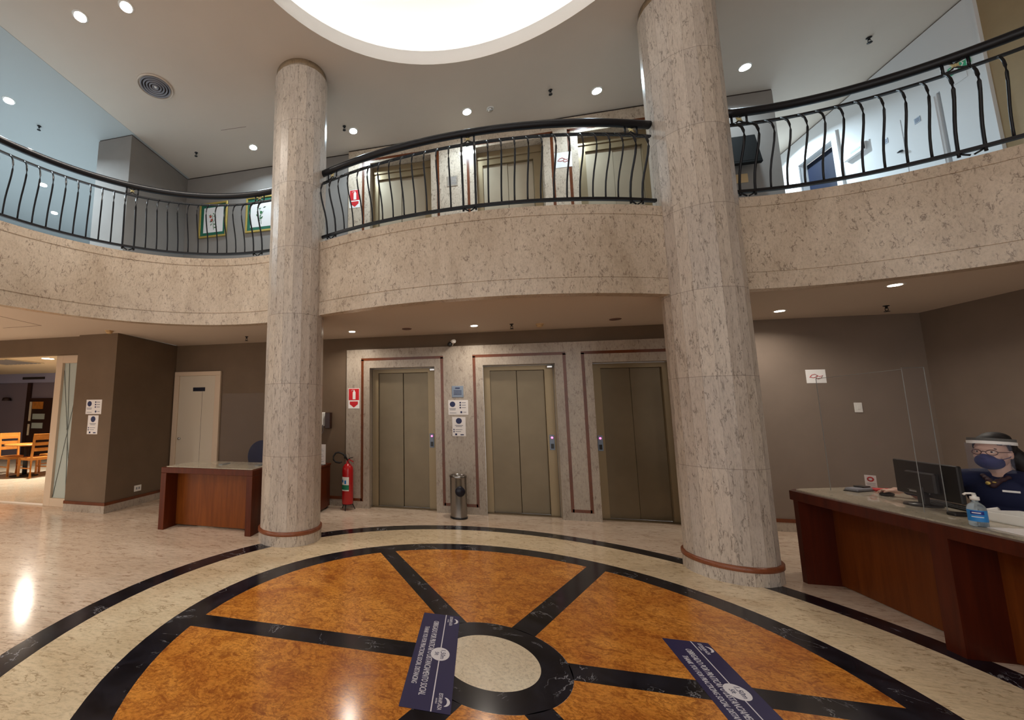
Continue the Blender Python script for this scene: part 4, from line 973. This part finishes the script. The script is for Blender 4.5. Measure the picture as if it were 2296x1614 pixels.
# white desk tray / box with handset
t = thing('white_desk_tray', (3.30, .80, ZD), 'white plastic tray beside the pump bottle at the right photo edge', 'tray', rz=R(8))
m = MB(); m.bbox(-.09, .14, -.16, .13, 0, .012); m.bbox(-.09, -.08, -.16, .13, 0, .06); m.bbox(.13, .14, -.16, .13, 0, .06); m.bbox(-.09, .14, .12, .13, 0, .06); m.bbox(-.09, .14, -.16, -.15, 0, .06); m.build('tray_body', 'white_plastic', t)
tag(MB().tube([(3.285, 1.05, ZD + .016), (3.31, 1.005, ZD + .042), (3.33, .96, ZD + .062)], .014, 10).build('white_handset', 'white_plastic'), 'white curved handset leaning behind the pump bottle', 'telephone')
tag(MB().bbox(-.10, .10, -.14, .14, 0, .004, .001).build('paper_sheet', 'paper', None, (3.09, .52, ZD)), 'flat white sheet on the counter in front of the tray', 'paper')
tag(MB().bbox(-.05, .05, -.03, .03, 0, .022, .005).build('desk_stapler', 'dark_plastic', None, (3.16, 1.0, ZD)), 'small black desk item between monitor and bottle', 'stapler')

# ------------------------------------------------------------------ receptionist
PX, PY, PR = 3.60, 1.22, 206
t = thing('person', (PX, PY, 0), 'receptionist with face visor, blue mask and navy jacket seated behind the counter', 'person', rz=R(PR))
# local frame: +x is the way the person faces, +y the person's left, z up
def cap(mb, pts, rs):
    for (a, b), (ra_, rb_) in zip(zip(pts, pts[1:]), zip(rs, rs[1:])):
        a, b = Vector(a), Vector(b); n_ = max(2, int((b - a).length / .02))
        for k in range(n_ + 1): q = k / n_; mb.ball(a.lerp(b, q), ra_ + (rb_ - ra_) * q, 12, 8)
# arm targets in local coordinates
Rm = Matrix.Rotation(-R(PR), 4, 'Z')
def loc(u, v, z): q = Rm @ Vector((u - PX, v - PY, 0)); return (q.x, q.y, z)
HZ = 1.215                                            # head centre height
hc = (.035, .0, HZ)
sh_r, sh_l = (.0, -.185, 1.005), (.0, .185, 1.0)
hand_r = loc(3.355, 1.735, .845); wr_r = loc(3.42, 1.67, .86)
el_r = loc(3.60, 1.62, .86)
el_l = (.06, .27, .78); wr_l = (.20, .15, .665); hand_l = (.26, .11, .655)
b = MB()
b.ball(hc, (.092, .074, .115), 28, 20); b.ball((.060, 0, HZ - .055), (.058, .052, .060), 20, 14); b.ball((.075, 0, HZ - .092), (.026, .024, .020))     # skull, jaw, chin
b.ball((.128, 0, HZ - .028), (.016, .012, .022)); b.ball((.137, 0, HZ - .038), (.012, .013, .010)); b.ball((.112, 0, HZ + .030), (.018, .048, .014))   # nose, brow
b.ball((.112, 0, HZ - .066), (.012, .026, .010))
for s_ in (-1, 1):
    b.ball((.028, s_ * .078, HZ - .012), (.018, .010, .032)); b.ball((.095, s_ * .042, HZ - .030), (.022, .020, .018))
cap(b, [(-.005, 0, HZ - .06), (-.02, 0, 1.07), (-.03, 0, 1.0)], [.055, .050, .060])                                # neck
b.ball((-.03, 0, .90), (.095, .155, .15), 24, 16); b.ball((-.02, 0, .72), (.095, .135, .16), 24, 16); b.ball((-.02, 0, .58), (.13, .17, .10), 24, 16)
cap(b, [sh_r, el_r, wr_r], [.052, .040, .026]); cap(b, [sh_l, el_l, wr_l], [.052, .040, .026])
for s_ in (-1, 1):
    cap(b, [(0, s_ * .09, .56), (.34, s_ * .10, .55)], [.085, .062]); cap(b, [(.34, s_ * .10, .55), (.26, s_ * .10, .12)], [.060, .040]); cap(b, [(.24, s_ * .10, .055), (.38, s_ * .10, .045)], [.040, .034])
def hand(w, h, side):
    w, h = Vector(w), Vector(h); d = (h - w).normalized(); lat = Vector((d.y, -d.x, 0)).normalized() * side
    cap(b, [w, w.lerp(h, .8)], [.024, .026]); pc = h
    b.ball(pc, (.034, .034, .016)); b.ball(pc - d * .02, (.030, .030, .018))
    for i, (o_, ln) in enumerate(((-.027, .058), (-.009, .068), (.009, .063), (.026, .050))):
        p0 = pc + lat * o_ + d * .022; p1 = p0 + d * ln * .5 + Vector((0, 0, .008)); p2 = p0 + d * ln + Vector((0, 0, -.016))
        cap(b, [p0, p1, p2], [.0088, .0082, .0070])
    p0 = pc - lat * .030 - d * .012; cap(b, [p0, p0 - lat * .018 + d * .024, p0 - lat * .016 + d * .050 - Vector((0, 0, .010))], [.0100, .0092, .0076])
hand(wr_r, hand_r, 1); hand(wr_l, hand_l, -1)
body = fuse(b, 'body', 'skin', t, .0052, 2)
# jacket
j = MB()
j.ball((-.03, 0, .91), (.118, .180, .15), 26, 18); j.ball((-.025, 0, .74), (.115, .158, .20), 26, 18); j.ball((-.02, 0, .60), (.135, .178, .09), 24, 16)
cap(j, [(-.03, -.05, 1.035), sh_r], [.062, .068]); cap(j, [(-.03, .05, 1.035), sh_l], [.062, .068])
cap(j, [sh_r, el_r, wr_r], [.068, .056, .040]); cap(j, [sh_l, el_l, wr_l], [.068, .056, .040])
j.ball((-.055, 0, 1.045), (.045, .07, .04))
fuse(j, 'jacket', 'navy_fabric', t, .0075, 2)
j = MB(); j.ball((-.02, 0, .56), (.138, .18, .09), 20, 14)
for s_ in (-1, 1): cap(j, [(0, s_ * .09, .56), (.34, s_ * .10, .55)], [.094, .072]); cap(j, [(.34, s_ * .10, .55), (.26, s_ * .10, .13)], [.070, .055])
fuse(j, 'trousers', 'navy_fabric', t, .010, 2)
# hair with ponytail
h = MB(); h.ball((.008, 0, HZ + .040), (.098, .088, .098), 28, 20); h.ball((-.045, 0, HZ + .02), (.075, .080, .105), 24, 16); h.ball((-.02, 0, HZ + .095), (.075, .070, .050), 18, 12)
cap(h, [(-.07, .03, HZ + .0), (-.085, .075, HZ - .07), (-.07, .12, HZ - .15), (-.06, .14, HZ - .24), (-.05, .14, HZ - .34)], [.055, .055, .050, .040, .02])
hair = fuse(h, 'hair', 'hair_black', t, .006, 2)
# carve the hair off the face: keep only what lies behind/above the hairline
bm = bmesh.new(); bm.from_mesh(hair.data)
kill = [v for v in bm.verts if v.co.x > .045 and v.co.z < HZ + .052 + max(0, (.075 - v.co.x)) * .5 and v.co.z > HZ - .13 and abs(v.co.y) < .12]
bmesh.ops.delete(bm, geom=kill, context='VERTS'); bm.to_mesh(hair.data); bm.free()
# mask, eyes, glasses
m = MB(); m.ball((.080, 0, HZ - .060), (.074, .062, .056), 24, 16); m.ball((.112, 0, HZ - .045), (.036, .034, .040), 18, 12); m.ball((.130, 0, HZ - .036), (.026, .024, .028), 16, 10); m.ball((.07, 0, HZ - .075), (.074, .058, .046), 20, 14)
mk = fuse(m, 'face_mask', 'mask_blue', t, .005, 1)
m = MB()
for s_ in (-1, 1): m.tube([(.085, s_ * .060, HZ - .045), (.05, s_ * .078, HZ - .03), (.02, s_ * .088, HZ - .005)], .002, 5)
m.build('mask_strap', 'mask_blue', mk)
m = MB()
for s_ in (-1, 1): m.ball((.108, s_ * .031, HZ + .006), (.010, .014, .0065))
m.build('eyes', 'eye_white', t)
m = MB()
for s_ in (-1, 1): m.ball((.117, s_ * .031, HZ + .006), (.004, .006, .006)); m.tube([(.116, s_ * .014, HZ + .031), (.117, s_ * .032, HZ + .034), (.108, s_ * .052, HZ + .027)], .0032, 6)
m.build('brows', 'hair_black', t)
m = MB()
for s_ in (-1, 1):
    m.tube([(.126 - .010 * (math.cos(k) * .5 + .5) * (1), s_ * (.034 + .024 * math.cos(k)), HZ + .002 + .018 * math.sin(k)) for k in [q * math.pi / 9 for q in range(18)]], .0026, 5, closed=True)
    m.tube([(.114, s_ * .058, HZ + .006), (.07, s_ * .078, HZ + .006), (.02, s_ * .085, HZ + .004)], .0026, 5)
m.tube([(.125, -.010, HZ + .006), (.130, 0, HZ + .010), (.125, .010, HZ + .006)], .0026, 5); m.build('glasses', 'spectacle_brown', t)
# face visor: white band, grey foam, clear sheet
vis = thing('face_visor', (0, 0, 0), '', ''); del vis['label']; del vis['category']; vis.parent = t
bnd = [(.02 + .128 * math.cos(R(a)), .104 * math.sin(R(a)), HZ + .062 + .010 * math.cos(R(a))) for a in range(-100, 101, 10)]
def strip(pts, h0, h1, th, scale=1.0):
    mb = MB(); n_ = len(pts); vs = []
    for x, y, z in pts: vs += [(x, y, z + h0), (x, y, z + h1), (x - th * (x - .02) / .118, y - th * y / .104, z + h1), (x - th * (x - .02) / .118, y - th * y / .104, z + h0)]
    fs = []
    for i in range(n_ - 1):
        for k in range(4): fs.append((i * 4 + k, i * 4 + (k + 1) % 4, (i + 1) * 4 + (k + 1) % 4, (i + 1) * 4 + k))
    fs += [(0, 1, 2, 3), ((n_ - 1) * 4, (n_ - 1) * 4 + 3, (n_ - 1) * 4 + 2, (n_ - 1) * 4 + 1)]
    return mb.add(vs, fs)
strip(bnd, -.008, .014, .022).build('visor_band', 'sign_white', vis)
strip([(x * .97, y * .97, z) for x, y, z in bnd], .012, .034, .030).build('visor_foam', 'foam_grey', vis)
sheet = [(.024 + .142 * math.cos(R(a)), .110 * math.sin(R(a)), HZ + .065) for a in range(-70, 71, 7)]
strip(sheet, -.20, .0, .002).build('visor_sheet', 'visor_film', vis)
# scarf and name tag
m = MB(); cap(m, [(.045, -.055, 1.045), (.075, -.02, 1.015), (.09, .0, .985)], [.014, .018, .020]); cap(m, [(.045, .055, 1.045), (.075, .02, 1.015), (.09, .0, .985)], [.014, .018, .020])
sc = fuse(m, 'scarf', 'scarf_dark', t, .005, 1)
m = MB(); m.ball((.103, -.014, .998), (.009, .013, .013)); m.ball((.098, .012, 1.008), (.008, .010, .006)); m.build('scarf_motif', 'gold_frame', sc)
m = MB(); m.bbox(-.002, .002, -.035, .035, -.007, .007, .001); o = m.build('name_tag', 'sign_white', t); o.matrix_local = Matrix.Translation((.094, .075, .955)) @ Matrix.Rotation(R(22), 4, 'Z')
# chair under the receptionist
c = thing('office_chair', (PX + .03, PY + .01, 0), 'dark swivel stool under the seated receptionist', 'chair', rz=R(PR))
MB().lathe([(0, .40), (.19, .40), (.21, .415), (.21, .445), (.19, .462), (0, .462)], 28).build('seat', 'navy_fabric', c); MB().lathe([(.03, .04), (.03, .40)], 14).build('gas_column', 'chrome', c)
MB().lathe([(0, 0), (.24, 0), (.23, .02), (.05, .05), (0, .05)], 28).build('base', 'dark_plastic', c)

# ------------------------------------------------------------------ floor stickers
def sticker(u, v, rz, label):
    t = thing('floor_sticker', (u, v, .0), label, 'floor sticker', 'distancing floor stickers', rz=rz)
    # local: x = reading direction, y = up of the lettering
    MB().box(-.515, .515, -.132, .132, .0006, .0016).build('sticker_sheet', 'sticker_navy', t)
    m = MB(); m.box(-.515, -.072, .030, .036, .0016, .0020); m.box(.072, .515, .030, .036, .0016, .0020); m.build('white_rule', 'sticker_white', t)
    n_ = 36; m = MB(); m.add([(.072 * math.cos(2 * math.pi * k / n_), .034 + .058 * math.sin(2 * math.pi * k / n_), .0021) for k in range(n_)], [list(range(n_))]); dd = m.build('round_badge', 'sticker_white', t)
    T = lambda x, y: Matrix.Translation((x, y, .0024))
    text_obj('1,50m', 'badge_text', .042, 'ink_navy', dd, T(0, .050)); text_obj('5ft', 'badge_text', .036, 'ink_navy', dd, T(0, .012))
    text_obj('OBRIGADO POR PRATICAR O DISTANCIAMENTO SOCIAL', 'lettering', .052, 'sticker_white', t, T(0, -.030), sx=.60)
    text_obj('THANK YOU FOR PRACTICING SOCIAL DISTANCING', 'lettering', .044, 'sticker_white', t, T(0, -.085), sx=.60)
    for x in (-.43, .43):
        text_obj('ESTANPLAZA', 'logo_text', .030, 'sticker_white', t, T(x, .072), sx=.72); text_obj('HOTELS', 'logo_text', .012, 'sticker_white', t, T(x, .052))
        m = MB(); P = []
        for k in range(13):
            a = R(20 + 140 * k / 12); w = .010 * math.sin(math.pi * k / 12) + .002
            P.append(((.036 + w) * math.cos(a), (.026 + w) * math.sin(a), (.036 - .002) * math.cos(a), .026 * math.sin(a)))
        vs = [(x + p[0], .086 + p[1], .0022) for p in P] + [(x + p[2], .086 + p[3] * .85, .0022) for p in P]
        m.add(vs, [(k, k + 1, 14 + k, 13 + k) for k in range(12)]); m.build('logo_arch', 'sticker_white', t)
sticker(-.337, -.01, R(-90), 'navy distancing sticker lying across the hub edge of the medallion')
sticker(1.255, .02, R(-90), 'navy distancing sticker on the right part of the medallion, cut by the photo bottom')
